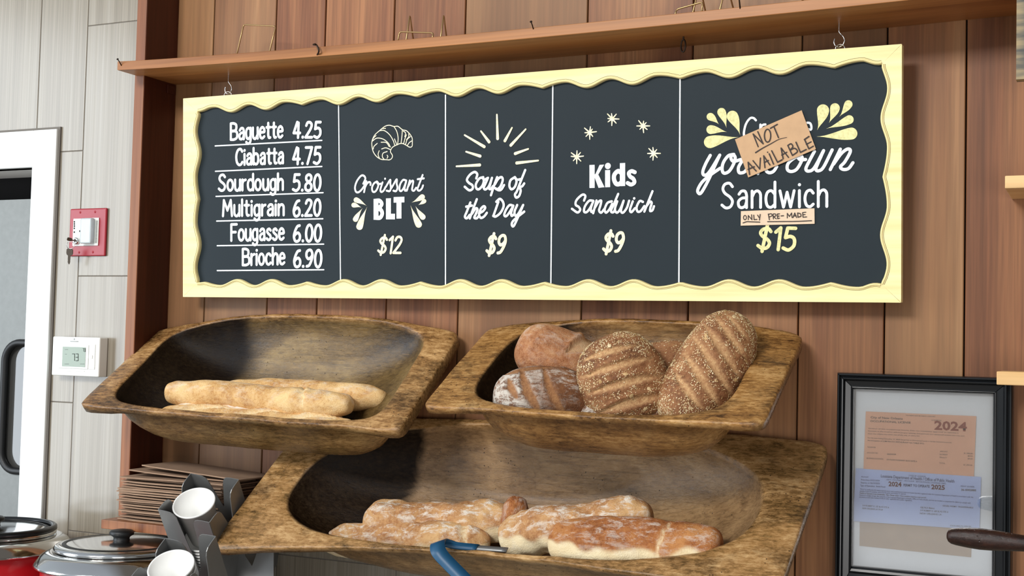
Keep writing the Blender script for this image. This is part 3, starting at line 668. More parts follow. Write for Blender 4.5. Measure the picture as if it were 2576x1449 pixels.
# --- column 2: croissant BLT
Bz = px_tr(860, 400, 4.831)
k = Ink(); trace(k, Bz, [
 [(262,300),(287,240),(270,205),(235,205),(187,265),(162,340),(172,395),(202,405),(240,375),(275,325),(300,270)],
 ['L',(300,270),(272,402)], [(282,350),(300,312),(322,285),(342,282),(352,298),(350,315)],
 [(430,275),(395,295),(370,345),(378,395),(410,395),(440,345),(445,295),(425,275),(445,305),(480,300)],
 [(498,285),(472,370),(482,400),(510,385),(535,340)], ['D',(527,240)],
 [(535,345),(590,255),(593,300),(600,350),(585,390),(548,385)], [(608,352),(668,250),(668,300),(678,350),(660,390),(628,385)],
 [(785,262),(747,255),(712,305),(702,370),(722,390),(755,350),(785,270)], [(785,270),(765,350),(772,385),(800,365)],
 ['L',(828,262),(792,385)], [(803,345),(845,275),(870,270),(862,330),(857,375),(880,385),(905,350)],
 [(985,195),(938,320),(922,370),(945,385),(975,360),(990,322)], ['L',(925,246),(1000,236)]], 25); k.done('lettering', WHITEP, sign, 'white brush script word Croissant')
k = Ink()
for st in ([(417,484),(417,738)], [(568,478),(568,728)], [(540,700),(648,700)], [(632,497),(763,493)], [(697,470),(697,724)]): k.stroke([Bz(*p) for p in st], 58*(Bz(1,0)-Bz(0,0)).length*(1. if st[0][0] == st[1][0] else .98), round_=False)
trace(k, Bz, [[(417,508),(460,508),(488,545),(462,585),(417,592)], [(417,610),(470,612),(494,660),(470,712),(417,715)]], 52); k.done('lettering', WHITEP, sign, 'heavy white block letters BLT')
def tear(ink, tip, bulb, r, tr):
    tip, b = Vector(tip), Vector(bulb); d = (b - tip); L = d.length; d.normalize(); n_ = Vector((-d.y, d.x)); top = L + r
    pts = []
    def half(s_):
        out = []
        for i in range(11):
            y = L*i/10; out.append((y, r*(.92*sstep(0, 1, i/10) + .08*i/10)))
        for i in range(1, 9):
            a = math.pi/2*i/8; out.append((L + r*math.sin(a), r*math.cos(a)))
        return [tip + d*y + n_*(s_*w_ + .12*r*math.sin(min(1, y/L)*math.pi)) for y, w_ in out]
    pts = half(1) + half(-1)[::-1][1:-1]
    ink.quad([tr(*p) for p in pts])
for i_, tp in enumerate([((305,570),(177,498),32), ((240,590),(148,560),30), ((255,595),(168,732),32), ((310,580),(217,822),40), ((848,530),(978,462),33), ((928,560),(1002,512),26), ((895,570),(985,705),34), ((835,560),(935,795),40)]):
    k = Ink(); tear(k, *tp, Bz); k.done('leaf_motif', CREAMP, sign)
k = Ink(); lettering(k, '$12', (440,1145), (715,1145), 200, 31, Bz, .14, .14); k.done('lettering', CREAMP, sign, 'cream painted price $12')
E_ = px_tr(900, 290, 5.367)
k = Ink(); trace(k, E_, [
 [(470,540),(462,580),(430,602),(390,600),(320,595),(260,560),(215,500),(196,430),(195,350),(230,270),(300,205),(370,150),(430,135),(490,152),(545,150),(605,195),(660,210),(710,260),(737,310),(740,370),(735,420),(700,430),(640,395),(590,380),(530,400),(470,435),(445,490),(470,540)],
 [(300,207),(360,207),(430,260),(480,340),(500,400)], [(490,150),(530,220),(548,310),(540,400)], [(605,195),(600,280),(588,378)], [(200,350),(260,310),(340,320),(410,370),(445,430)],
 [(660,265),(640,320),(625,378)], [(712,290),(670,330),(650,392)], [(737,345),(700,370),(672,412)], [(320,365),(390,370),(430,425)], [(325,455),(380,440),(440,462)], [(265,380),(222,420),(212,455)],
 [(400,490),(345,512),(335,560),(362,600)], [(292,480),(278,530),(297,585)], [(400,540),(410,560),(400,580)], [(500,320),(520,370),(530,400)], [(250,275),(215,310),(205,340)], [(330,180),(380,178)], [(620,215),(650,240),(640,290)], [(690,250),(690,290),(660,330)]], 12)
k.done('croissant_drawing', CREAMP, sign, 'cream line drawing of a croissant')
k = Ink()
for a, b in [((1890,315),(1880,-8)), ((1775,360),(1665,215)), ((1710,425),(1445,268)), ((1655,552),(1465,492)), ((1650,672),(1335,690)), ((1990,345),(2085,170)), ((2070,405),(2270,190)), ((2130,518),(2305,455)), ((2150,645),(2440,612))]:
    w_ = 34*(E_(1,0)-E_(0,0)).length; k.stroke([E_(*a), E_(*b)], w_, w_*.55)
k.done('ray_burst', CREAMP, sign, 'cream painted sun rays above Soup of the Day')
# --- column 3
k = Ink(); trace(k, Bz, [
 [(1635,235),(1647,185),(1615,158),(1560,190),(1522,250),(1545,290),(1588,320),(1590,362),(1550,380),(1495,338)],
 [(1720,222),(1670,240),(1630,310),(1640,360),(1672,365),(1712,320),(1727,260),(1710,225),(1735,250),(1768,235)],
 [(1778,230),(1747,300),(1727,350),(1748,370),(1790,330),(1827,230)], [(1827,230),(1802,320),(1792,358),(1812,365),(1840,330)], ['L',(1890,222),(1860,300),(1815,440)],
 [(1862,310),(1905,240),(1945,222),(1958,260),(1930,335),(1890,368),(1868,355),(1905,378),(1940,372),(1975,318)],
 [(2095,228),(2052,262),(2040,330),(2065,368),(2105,340),(2127,270),(2105,222),(2130,252),(2172,246)],
 [(2230,135),(2180,260),(2130,390),(2106,430),(2120,468),(2155,450),(2175,390),(2168,345),(2195,330),(2218,298)]], 31); k.done('lettering', WHITEP, sign, 'white brush script words Soup of')
k = Ink(); trace(k, Bz, [
 [(1563,530),(1520,640),(1497,700),(1520,720),(1555,680)], ['L',(1513,580),(1582,566)], ['L',(1642,490),(1600,600),(1557,722)], [(1585,665),(1627,602),(1650,612),(1630,670),(1612,712),(1642,720),(1668,690)],
 [(1668,662),(1720,632),(1745,592),(1725,575),(1690,610),(1670,670),(1690,715),(1730,700),(1765,655)],
 ['L',(1905,520),(1845,690)], [(1880,520),(1922,486),(1960,520),(1968,580),(1930,655),(1875,698),(1843,692)],
 [(2087,568),(2040,562),(1997,620),(1977,680),(2000,695),(2040,650),(2087,570)], [(2087,570),(2062,650),(2067,690),(2095,675)],
 [(2132,560),(2100,640),(2112,690),(2150,660),(2205,560)], [(2205,560),(2150,690),(2092,812),(2067,800),(2080,758),(2140,702),(2218,640)]], 31); k.done('lettering', WHITEP, sign, 'white brush script words the Day')
k = Ink(); lettering(k, '$9', (1758,1150), (1968,1152), 222, 38, Bz, .16, .18); k.done('lettering', CREAMP, sign, 'cream painted price $9 under Soup of the Day')
# --- column 4
Cz = px_tr(1390, 270, 3.6226)
k = Ink(); sc_ = (Cz(1,0)-Cz(0,0)).length
for st, w_ in (([(361,525),(361,735)], 46), ([(503,572),(503,728)], 44), ([(639,508),(639,718)], 46)): k.stroke([Cz(*p) for p in st], w_*sc_, round_=False)
k.quad([Cz(*p) for p in ((430,525),(472,522),(408,630),(378,640))]); k.quad([Cz(*p) for p in ((376,615),(412,600),(475,728),(420,734))]); k.disc(Cz(505,535), 26*sc_, n=20)
trace(k, Cz, [[(632,600),(600,582),(567,612),(562,655),(580,695),(608,700),(632,680)]], 42); trace(k, Cz, [[(752,592),(722,582),(697,600),(708,630),(738,652),(748,685),(718,704),(686,690)]], 37)
k.done('lettering', WHITEP, sign, 'heavy white block word Kids')
k = Ink(); trace(k, Cz, [
 [(288,850),(300,808),(272,797),(220,845),(212,888),(240,908),(253,935),(228,958),(178,925)], [(372,852),(335,852),(298,900),(288,948),(312,955),(345,915),(374,855)], [(374,855),(352,915),(355,952),(378,940)],
 ['L',(402,850),(372,965)], [(388,915),(420,862),(445,852),(438,895),(426,940),(445,960),(475,925)], [(542,857),(502,872),(477,930),(490,960),(520,930),(545,880)], [(600,790),(562,880),(535,945),(555,957),(572,930)],
 [(592,857),(570,930),(590,960),(620,925),(650,852)], [(650,852),(626,940),(645,960),(680,915),(700,852)], [(732,857),(707,930),(720,955),(752,920)], ['D',(745,830)], [(825,862),(795,855),(767,910),(777,950),(805,945),(838,900)],
 ['L',(912,765),(870,870),(838,950)], [(852,910),(888,862),(905,872),(892,920),(892,945),(912,938),(926,902)]], 22); k.done('lettering', WHITEP, sign, 'white brush script word Sandwich under Kids')
rs = random.Random(2)
for cx, cy in ((340,230), (545,105), (825,170), (222,452), (922,420)):
    k = Ink()
    for j in range(8):
        a = j*math.pi/4 + rs.uniform(-.15, .15); r_ = rs.uniform(38, 56) if j % 3 else 62; k.stroke([Cz(cx, cy), Cz(cx + r_*math.cos(a), cy - r_*math.sin(a))], 15*sc_, 8*sc_)
    k.done('star_motif', CREAMP, sign)

k = Ink(); lettering(k, '$9', (462,1318), (632,1320), 176, 29, Cz, .14, .18); k.done('lettering', CREAMP, sign, 'cream painted price $9 under Kids Sandwich')
# --- column 5
Dz = px_tr(1740, 240, 5.573); Fz = px_tr(1740, 430, 5.573)
k = Ink(); trace(k, Dz, [[(902,350),(868,318),(820,322),(765,395),(738,490),(735,560),(760,620),(820,640)], ['L',(965,410),(962,560)], [(965,450),(1000,415),(1035,408)]], 32)
k2 = Ink(); trace(k2, Dz, [[(1560,470),(1620,470),(1672,480),(1678,430),(1655,388),(1600,390),(1570,430),(1560,500)]], 32); k2.done('lettering', WHITEP, sign, 'last letter of Create')
k.done('lettering', WHITEP, sign, 'thin white word Create half covered by the kraft card')
k = Ink(); trace(k, Dz, [
 [(262,842),(202,950),(160,1055),(165,1110),(210,1112),(272,1040),(395,838)], [(395,838),(320,1000),(235,1190),(135,1365),(92,1362),(92,1310),(155,1208),(275,1108),(400,1022)],
 [(592,828),(512,850),(442,950),(430,1050),(462,1092),(530,1060),(590,960),(612,870),(572,830),(552,880),(590,925),(690,900)],
 [(722,900),(662,1000),(660,1068),(692,1088),(760,1055),(835,900)], [(835,900),(800,1010),(800,1070),(850,1080)], ['L',(975,900),(930,1095)], [(950,1000),(1010,920),(1080,900),(1060,980),(1045,1050),(1090,1085),(1150,1065),(1195,1000)],
 [(1500,850),(1425,890),(1352,960),(1345,1040),(1402,1068),(1480,1030),(1550,900),(1530,840),(1490,850),(1520,900),(1600,900)],
 [(1722,785),(1645,930),(1602,1030),(1640,1062),(1720,1015),(1850,775)], [(1850,775),(1772,950),(1742,1035),(1780,1058),(1850,1005),(1970,765)], ['L',(2085,755),(1945,1040)],
 [(1990,965),(2100,815),(2190,752),(2225,790),(2150,930),(2088,1000),(2125,1038),(2200,1025),(2262,945)]], 46); k.done('lettering', WHITEP, sign, 'big white brush script words your own')
for tp in [((385,408),(265,300),54), ((490,458),(420,236),60), ((680,555),(573,295),80), ((497,515),(270,480),62), ((660,585),(258,655),85), ((1760,490),(1842,212),86), ((1925,390),(2010,178),68), ((2070,300),(2198,126),58), ((1885,468),(2210,340),62), ((1750,578),(2240,535),84)]:
    k = Ink(); tear(k, *tp, Dz); k.done('leaf_motif', LEAFP, sign)
k = Ink(); lettering(k, 'Sandwich', (425,520), (1900,498), 345, 40, Fz, 0., .2); k.done('lettering', WHITEP, sign, 'thin white word Sandwich of the last column')
k = Ink(); lettering(k, '$15', (925,1095), (1430,1110), 305, 50, Fz, .12, .16); k.done('lettering', LEAFP, sign, 'pale yellow painted price $15')
# ------------------------------------------------------------------ kraft cards taped on the board
def card(name, label, corners, tr, mat, ink, h):
    P = [tr(*c) for c in corners]; c = sum(P, Vector((0, 0)))/4
    t = thing(name, label, 'paper sign', S3(c.x, c.y, h), 'kraft notes on the menu board')
    mb = MB(); mb.poly([S3(p.x, p.y, h) for p in P], SN*.0008); mb.build('card', mat, t)
    return ink.done('handwriting', INK, t)
k = Ink(h=.0042); trace(k, Dz, [['L',(940,722),(870,545),(1010,682),(935,512)], elps(1072,568,44,90), ['L',(1112,465),(1208,410)], ['L',(1160,440),(1225,596)],
 ['L',(820,1110),(800,940),(912,1062)], ['L',(800,1040),(885,1002)], ['L',(868,918),(962,1035),(972,882)], ['L',(1035,1015),(1018,850),(1105,978)], ['L',(1025,945),(1082,915)], ['L',(1095,822),(1155,965)], ['D',(1072,800)],
 ['L',(1130,780),(1212,940),(1275,905)], ['L',(1290,890),(1262,742),(1365,872)], ['L',(1270,840),(1340,800)], ['L',(1355,705),(1420,845)], [(1355,705),(1400,682),(1425,722),(1385,772)], [(1385,772),(1450,745),(1490,790),(1420,845)],
 ['L',(1470,660),(1532,802),(1612,762)], ['L',(1590,620),(1650,752)], ['L',(1588,622),(1650,580)], ['L',(1615,690),(1680,655)], ['L',(1650,752),(1712,715)]], 19)
trace(k, Dz, [[(905,805),(1000,745),(1120,680),(1230,620),(1340,592)]], 20, .35)
card('paper_notice', 'tilted kraft card reading NOT AVAILABLE over the last menu column', [(615,620),(800,1152),(1748,755),(1548,212)], Dz, KRAFT, k, .003)
k = Ink(h=.0027); trace(k, Fz, [elps(752,655,20,30), ['L',(798,685),(798,625),(850,685),(845,615)], ['L',(875,620),(880,685),(920,680)], ['L',(930,620),(948,652)], ['L',(966,610),(955,690)], ['L',(1080,605),(1095,685)], [(1078,610),(1120,602),(1130,630),(1090,647)],
 ['L',(1145,605),(1150,675)], [(1145,605),(1178,605),(1184,630),(1150,642)], ['L',(1152,642),(1190,672)], ['L',(1235,602),(1205,605),(1210,670),(1235,663)], ['L',(1207,637),(1232,632)], ['L',(1258,632),(1293,628)], ['L',(1345,660),(1345,595),(1375,640),(1405,590),(1412,655)],
 ['L',(1425,655),(1450,590),(1475,655)], ['L',(1432,632),(1470,630)], ['L',(1490,590),(1495,650)], [(1490,590),(1530,602),(1535,635),(1495,650)], ['L',(1605,580),(1560,585),(1565,650),(1615,645)], ['L',(1562,615),(1595,612)]], 13)
trace(k, Fz, [[(725,730),(780,712),(830,714),(960,718)], [(1070,712),(1280,710),(1480,708),(1685,698)]], 13)
card('paper_notice', 'small level kraft strip reading ONLY PRE-MADE above the $15 price', [(695,565),(692,768),(1727,742),(1725,525)], Fz, KRAFT2, k, .0015)
# ================================================================== dough bowls
def superr(c, s, n): return 1/((abs(c)**n + abs(s)**n)**(1/n))
def bowl(label, mat, BL, BR, FL, FR, emL, emR, mb_, mf_, nI, D, bulge, lip, lipe=.03, pex=(3., 6., 5.), wall=.02, pin=(2.6, 6., 3.6), qin=.62, dl=1., dr=.6, d0=.55, d1=.78, fbulge=0., nO=16, extra=None):
    BL, BR, FL, FR = map(Vector, (BL, BR, FL, FR))
    et = ((FL - BL) + (FR - BR)).normalized(); es = (BR - BL).normalized(); nin = et.cross(es).normalized()
    if nin.z > 0: nin = -nin
    def P(s, t, dep=0.):
        a = lerp(BL, BR, (s + 1)/2); b = lerp(FL, FR, (s + 1)/2); p = lerp(a, b, (t + 1)/2)
        p = p + Vector((0, 0, bulge))*(1 - s*s)*max(0, (1 - t)/2) + et*fbulge*(1 - s*s)*max(0, (1 + t)/2)
        return p + nin*dep
    N = 208; phis = [2*math.pi*k/N for k in range(N)]
    cs = (emL - emR)/2; hs = 1 - (emL + emR)/2; ct = (mb_ - mf_)/2; ht = 1 - (mb_ + mf_)/2
    dirs = [(math.cos(a), math.sin(a)) for a in phis]
    O = []; I = []
    for c, s_ in dirs:
        ro = superr(c, s_, nO); O.append((c*ro, s_*ro)); ri = superr(c, s_, nI); I.append((cs + hs*c*ri, ct + ht*s_*ri))
    PK = [pin[0]*min(0, b_)**2 + pin[1]*max(0, b_)**2 + pin[2]*a_*a_ for a_, b_ in dirs]
    PX_ = [pex[0]*min(0, b_)**2 + pex[1]*max(0, b_)**2 + pex[2]*a_*a_ for a_, b_ in dirs]
    rings = []; rim = []; end_dk = []
    def ring(f, rimv=0., inner=False):
        R = []
        for k in range(N):
            s_, t_, d_ = f(k); p = P(s_, t_, d_)
            nz = noise.noise(Vector((p.x*9, p.y*9, p.z*9)))*.0022 + noise.noise(p*40)*.0007
            p = p + nin*nz + et*nz*.8
            p.y = min(p.y, -.012 if inner else -.0012); R.append(p)
            rim.append(rimv)
            x = (s_ - cs)/hs
            end_dk.append((dl*sstep(d0, d1, -x + .06*noise.noise(p*14)) + dr*sstep(.75, .96, x)) if inner else 0.)  # mask for the inner ends, stain and coloured-in shade together
        rings.append(R)
    NI = 26
    for i in range(NI, 0, -1):                    # hollow, from the bottom centre up to the opening
        rho = 1 - (i/NI)**1.35 if i < NI else .015
        ring(lambda k, rho=rho: (cs + (I[k][0] - cs)*rho, ct + (I[k][1] - ct)*rho, D*(1 - rho**PK[k])**qin), 0., True)
    ring(lambda k: (I[k][0], I[k][1], .004), .6, True)
    for j in range(0, 6):                         # flat rim
        q = j/5; ring(lambda k, q=q: (lerp(I[k][0], O[k][0], .06 + q*.9), lerp(I[k][1], O[k][1], .06 + q*.9), -.0 if j else .001), 1.)
    ring(lambda k: (O[k][0], O[k][1], .003), 1.)
    LP = [lerp(lip, lipe, sstep(.55, .8, abs(dirs[k][0]))) for k in range(N)]
    ring(lambda k: (O[k][0], O[k][1], LP[k]*.5), .5)
    ring(lambda k: (O[k][0]*.998, O[k][1]*.995, LP[k]), .35)
    def dx(rho, k): return LP[k] + .006 + (D + wall - LP[k] - .006)*max(0, 1 - rho**PX_[k])**.62
    for i in range(0, 16):
        rho = 1 - (i/15)**1.4*.985
        def f(k, rho=rho):
            a = min(1, (1 - rho)/.10) if rho > .9 else 1
            sx_ = cs + (I[k][0] - cs)*rho*1.012; tx_ = ct + (I[k][1] - ct)*rho*1.015
            return sx_, tx_, dx(rho, k)
        ring(f, .45 if i < 3 else .25)
    mb = MB(); mb.rings(rings, True, True, True)
    mb.att['rim'] = dict(enumerate(rim)); mb.att['end_stain_shade'] = dict(enumerate(end_dk))
    if extra: extra(mb, P)
    o = mb.build('dough_bowl', mat, origin=P(0, .6, D*.6)); return tag(o, label, 'dough bowl', 'carved wooden dough bowls')
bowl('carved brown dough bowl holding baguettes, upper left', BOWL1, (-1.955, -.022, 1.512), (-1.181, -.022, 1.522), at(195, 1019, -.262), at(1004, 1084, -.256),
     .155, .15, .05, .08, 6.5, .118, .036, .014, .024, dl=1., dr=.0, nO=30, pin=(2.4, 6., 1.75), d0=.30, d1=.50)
def chip(mb, P): pass
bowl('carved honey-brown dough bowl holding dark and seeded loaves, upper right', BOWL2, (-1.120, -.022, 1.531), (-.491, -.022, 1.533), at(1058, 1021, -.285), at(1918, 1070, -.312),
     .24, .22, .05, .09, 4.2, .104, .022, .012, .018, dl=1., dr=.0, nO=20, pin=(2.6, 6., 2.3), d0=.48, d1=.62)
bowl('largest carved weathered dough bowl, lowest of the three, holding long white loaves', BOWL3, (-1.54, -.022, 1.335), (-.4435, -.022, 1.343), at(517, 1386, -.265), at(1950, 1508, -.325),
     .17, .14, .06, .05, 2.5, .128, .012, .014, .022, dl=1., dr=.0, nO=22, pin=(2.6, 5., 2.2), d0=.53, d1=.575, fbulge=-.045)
# ================================================================== bread
def frame_at(px, py, y, ang, lean=0., roll=0.):
    """centre on the photo ray at depth y; long axis turned ang degrees in the picture and leaned away, broad side to the viewer"""
    c = at(px, py, y); f = (c - CAM).normalized(); r = f.cross(Vector((0, 0, 1))).normalized(); u = r.cross(f)
    a = math.radians(ang); L = r*math.cos(a) + u*math.sin(a); Nn = -f
    L = (L*math.cos(math.radians(lean)) + f*math.sin(math.radians(lean))).normalized()
    Nn = (Nn - L*Nn.dot(L)).normalized(); Wd = Nn.cross(L)
    q = math.radians(roll); Nn, Wd = Nn*math.cos(q) + Wd*math.sin(q), Wd*math.cos(q) - Nn*math.sin(q)
    m = Matrix((L, Wd, Nn)).transposed().to_4x4(); m.translation = c; return m
def loaf(name, label, cat, group, M, a, b, c, mat, p=2.4, pw=2., flat=.6, scores=(), lump=.05, seed=0, bend=0., pale=None, flour=None, seeds=0, bump_ends=0., nu=84, nv=64, rise=0., tip=None, taper=0.):
    """a long, b half width, c half height; score: (l, w, angle, half length, half width, depth)"""
    if isinstance(M, tuple): M, a = M
    def surf(x, v):
        r = (max(0, 1 - abs(x)**p))**(1/p)
        r *= 1 + bump_ends*math.cos(x*math.pi*2) + taper*x
        cv, sv = math.cos(v), math.sin(v)
        rr = 1/((abs(cv)**pw + abs(sv)**pw)**(1/pw))
        w_ = b*r*cv*rr; n_ = c*r*sv*rr
        if n_ < 0: n_ *= flat
        return Vector((a*x, w_ + bend*a*(1 - x*x), n_ + rise*c*x*x)), r
    mb = MB(); R = []; sc = []; pl = []; fl = []
    for i in range(nu + 1):
        x = -math.cos(math.pi*(i + .35)/(nu + .7)); ring = []
        for j in range(nv):
            v = 2*math.pi*j/nv; q, r = surf(x, v); top = math.sin(v)
            nn = Vector((x*.3*b/a, math.cos(v), math.sin(v))).normalized()
            s_ = 0.; dd = 0.
            if top > -.15:
                for (l0, w0, an, hl, hw, dep) in scores:
                    ca, sa = math.cos(math.radians(an)), math.sin(math.radians(an)); du, dw = q.x/a - l0, (q.y - bend*a*(1-x*x))/b - w0
                    du, dw = du*a, dw*b
                    al = du*ca + dw*sa; ac = -du*sa + dw*ca; ac -= .10*hl*(1 - (al/hl)**2) if abs(al) < hl else 0
                    wl = hw*max(.15, 1 - (al/hl)**2)**.7 if abs(al) < hl*1.08 else 0
                    if wl > 0:
                        e = abs(ac)/wl; g = sstep(1.15, .55, e); s_ = max(s_, g)
                        dd += -dep*g + dep*.9*math.exp(-((ac/wl - 1.35)/.35)**2) + dep*.5*math.exp(-((ac/wl + 1.35)/.35)**2)
            nz = lump*c*noise.noise(Vector((q.x/c*.55 + seed*7.1, q.y/c*.55, q.z/c*.55))) + lump*.35*c*noise.noise(q/c*1.9 + Vector((seed*3.3, 0, 0)))
            ring.append(q + nn*(nz + dd*r)); sc.append(s_)
            pv = 0.
            if pale: pv = pale(q.x/a, v, q)
            pl.append(pv); fl.append(flour(q.x/a, v, q) if flour else 0.)
        R.append(ring)
    mb.rings(R, True, True, True); mb.att['score'] = dict(enumerate(sc)); mb.att['pale'] = dict(enumerate(pl)); mb.att['flour'] = dict(enumerate(fl))
    o = mb.build(name, mat); tag(o, label, cat, group)
    if seeds:
        rs = random.Random(seed + 11); sb = MB(); cnt = 0; tries = 0; nverts = len(R[0])
        while cnt < seeds and tries < seeds*6:
            tries += 1
            i = rs.randrange(4, nu - 3); j = rs.randrange(nv); v = 2*math.pi*j/nv
            x = -math.cos(math.pi*(i + .35)/(nu + .7))
            if math.sin(v) < -.35 or rs.random() > (1 - x*x)**.5 + .25: continue
            if sc[i*nv + j] > .25 and rs.random() < .93: continue
            dens = noise.noise(Vector((x*4 + seed, math.cos(v)*3, 0)))
            if dens < -.02 and rs.random() < .75: continue
            A, B_, Cq = R[i][j], R[i+1][j], R[i][(j+1) % nv]; u1, u2 = rs.random(), rs.random()
            p = A + (B_ - A)*u1 + (Cq - A)*u2; nn = (B_ - A).cross(Cq - A)
            if nn.length < 1e-12: continue
            nn.normalize()
            if nn.dot(p - Vector((p.x, bend*a*(1-x*x), 0))) < 0: nn = -nn
            t = (B_ - A).normalized(); an = rs.uniform(0, math.pi); t2 = nn.cross(t); d1 = t*math.cos(an) + t2*math.sin(an); d2 = nn.cross(d1)
            big = rs.random() < .006; l_, w_, h_ = (.0055, .0034, .0014) if big else (rs.uniform(.0011, .0017), rs.uniform(.0006, .0009), .0007)
            p = p + nn*h_*.35
            V = [p + d1*l_, p + (d1*.35 + d2*.94*1)*0 + d1*l_*.3 + d2*w_, p - d1*l_*.5 + d2*w_*.8, p - d1*l_*.85, p - d1*l_*.5 - d2*w_*.8, p + d1*l_*.3 - d2*w_, p + nn*h_]
            b0 = sb.add(V, [(0,1,6),(1,2,6),(2,3,6),(3,4,6),(4,5,6),(5,0,6)], True); sb.setatt('rnd', b0, rs.random()); cnt += 1
        so = sb.build('seed_coating', SEEDS, o, recalc=False); so['kind'] = 'stuff'; so['label'] = 'pale sesame and mixed seeds'
    o.matrix_world = M; return o
# --- baguettes in the left bowl
def pale_under(lo=-.35, hi=.1, amp=.35):
    return lambda x, v, q: sstep(hi, lo, math.sin(v) + amp*noise.noise(Vector((x*5, 0, q.x*20))))
def frame_ends(p0, y0, p1, y1, k=.35):
    A = at(*p0, y0); B = at(*p1, y1); L = (B - A).normalized(); c = (A + B)/2; Nn = -(c - CAM).normalized()*(1 - k) + Vector((0, 0, k))
    Nn = (Nn - L*Nn.dot(L)).normalized(); m = Matrix((L, Nn.cross(L), Nn)).transposed().to_4x4(); m.translation = c; return m, (B - A).length/2
GB = 'baguettes in the upper left bowl'
loaf('baguette', 'pale golden baguette with a torn right end lying on top in the upper left bowl', 'bread', GB, frame_ends((425, 985), -.150, (884, 1022), -.158), .203, .031, .033, BAGUETTE, p=4.2, flat=.85, lump=.14, seed=1, bend=-.015,
     scores=[(.52, .35, -62, .045, .006, .004)], flour=lambda x, v, q: .4*sstep(.55, .9, math.cos(v)))
loaf('baguette', 'darker baguette behind the torn one, its round end showing at the right', 'bread', GB, frame_ends((560, 985), -.118, (972, 1002), -.105), .150, .030, .032, BAGUETTE, p=3.2, flat=.85, lump=.12, seed=2)
loaf('baguette', 'pale floury baguette squeezed under the top one in the upper left bowl', 'bread', GB, frame_ends((452, 1026), -.160, (860, 1064), -.160), .17, .030, .026, BAGUETTE, p=3.4, flat=.85, lump=.14, seed=3, flour=lambda x, v, q: .9)
loaf('baguette', 'lowest baguette just showing above the front rim of the upper left bowl', 'bread', GB, frame_ends((400, 1042), -.182, (900, 1080), -.178), .22, .026, .026, BAGUETTE, p=3.2, flat=.85, lump=.18, seed=4, scores=[(-.5, .1, 10, .06, .006, .004), (.1, .1, 10, .07, .006, .004), (.6, .1, 10, .05, .006, .004)])
# --- loaves in the right bowl
GR = 'dark loaves in the upper right bowl'
loaf('floured_loaf', 'floury dark oval loaf with leaf-shaped slashes at the front left of the upper right bowl', 'bread', GR, frame_at(1372, 1006, -.195, -3, 0, 0), .094, .062, .062, RYE, p=2.3, flat=.8, lump=.05, seed=5,
     scores=[(-.62, .25, 118, .020, .0085, .003), (-.28, .2, 118, .044, .0105, .003), (.18, .2, 118, .052, .0085, .003), (-.2, .84, 12, .07, .007, .003)], flour=lambda x, v, q: .85*sstep(.35, -.7, x) if True else 0)
loaf('brown_loaf', 'smooth reddish brown loaf with one raised ear, back left in the upper right bowl', 'bread', GR, frame_at(1424, 915, -.118, -24, 6, 0), .098, .060, .052, BROWN, p=2.6, flat=.9, lump=.05, seed=6,
     scores=[(.12, .72, 40, .034, .012, .005), (.62, .5, 20, .03, .008, .003)])
loaf('seeded_loaf', 'seed-crusted oval loaf with curved slashes in the middle of the upper right bowl', 'bread', GR, frame_at(1574, 970, -.178, -64, 8, 0), .094, .078, .062, SEEDED, p=2.5, flat=.8, lump=.035, seed=7, seeds=4600,
     scores=[(-.72, 0, 82, .045, .006, .003), (-.42, 0, 82, .062, .007, .003), (-.08, 0, 80, .066, .008, .003), (.30, .0, 80, .060, .009, .003), (.62, 0, 82, .04, .005, .002)])
loaf('seeded_loaf', 'seed-crusted long loaf leaning up over the back rim at the right', 'bread', GR, frame_at(1783, 940, -.150, 63, 18, 0), .120, .065, .06, SEEDED, p=2.5, flat=.8, lump=.035, seed=8, seeds=5600, taper=-.04,
     scores=[(-.48, .25, 62, .038, .007, .003), (-.24, .05, 60, .056, .008, .003), (.02, -.05, 60, .060, .008, .003), (.28, -.08, 60, .058, .008, .003), (.52, -.1, 62, .048, .007, .003), (.72, -.1, 64, .032, .005, .002)])
loaf('seeded_loaf', 'seeded loaf mostly hidden between the two big seeded loaves', 'bread', GR, frame_at(1668, 935, -.100, 10, 0, 0), .075, .055, .05, SEEDED, p=2.4, lump=.04, seed=9, seeds=900)
loaf('floured_loaf', 'floury loaf peeping out under the middle seeded loaf', 'bread', GR, frame_at(1535, 1052, -.185, 18, 0, 0), .056, .042, .04, RYE, p=2.3, lump=.05, seed=10, flour=lambda x, v, q: .8)
loaf('dark_loaf', 'dark loaf in the shade under the right-hand seeded loaf', 'bread', GR, frame_at(1690, 1072, -.165, 0, 0, 0), .06, .04, .04, RYE, p=2.3, lump=.05, seed=12)
# --- long loaves in the lowest bowl
GC = 'long white loaves in the lowest bowl'
def pu2(x, v, q): return sstep(-.70, -.86, math.cos(v) + .35*noise.noise(Vector((x*3.5, 5, 0))))
def pu(x, v, q): return sstep(-.48, -.66, math.cos(v) + .45*noise.noise(Vector((x*3.5, 2, 0))) - .25*sstep(-.75, -1., x))
loaf('ciabatta', 'pale floury ciabatta at the back left of the lowest bowl', 'bread', GC, frame_ends((918, 1312), -.118, (1322, 1318), -.118), .158, .041, .038, CIABATTA, p=3.4, pw=2.4, flat=.8, lump=.34, seed=21, pale=pu2)
loaf('ciabatta', 'floury ciabatta with a brown right end behind the blue tongs', 'bread', GC, frame_ends((816, 1364), -.135, (1232, 1362), -.160), .16, .037, .035, CIABATTA, p=3., pw=2.3, flat=.8, lump=.26, seed=22, pale=pu2, scores=[(.78, .2, 105, .03, .009, .003)], bend=.04)
loaf('ciabatta', 'small upright brown bread end poking up between the ciabattas', 'bread', GC, frame_at(1294, 1305, -.140, 82, 10), .042, .027, .026, CIABATTA2, p=2.6, lump=.2, seed=23)
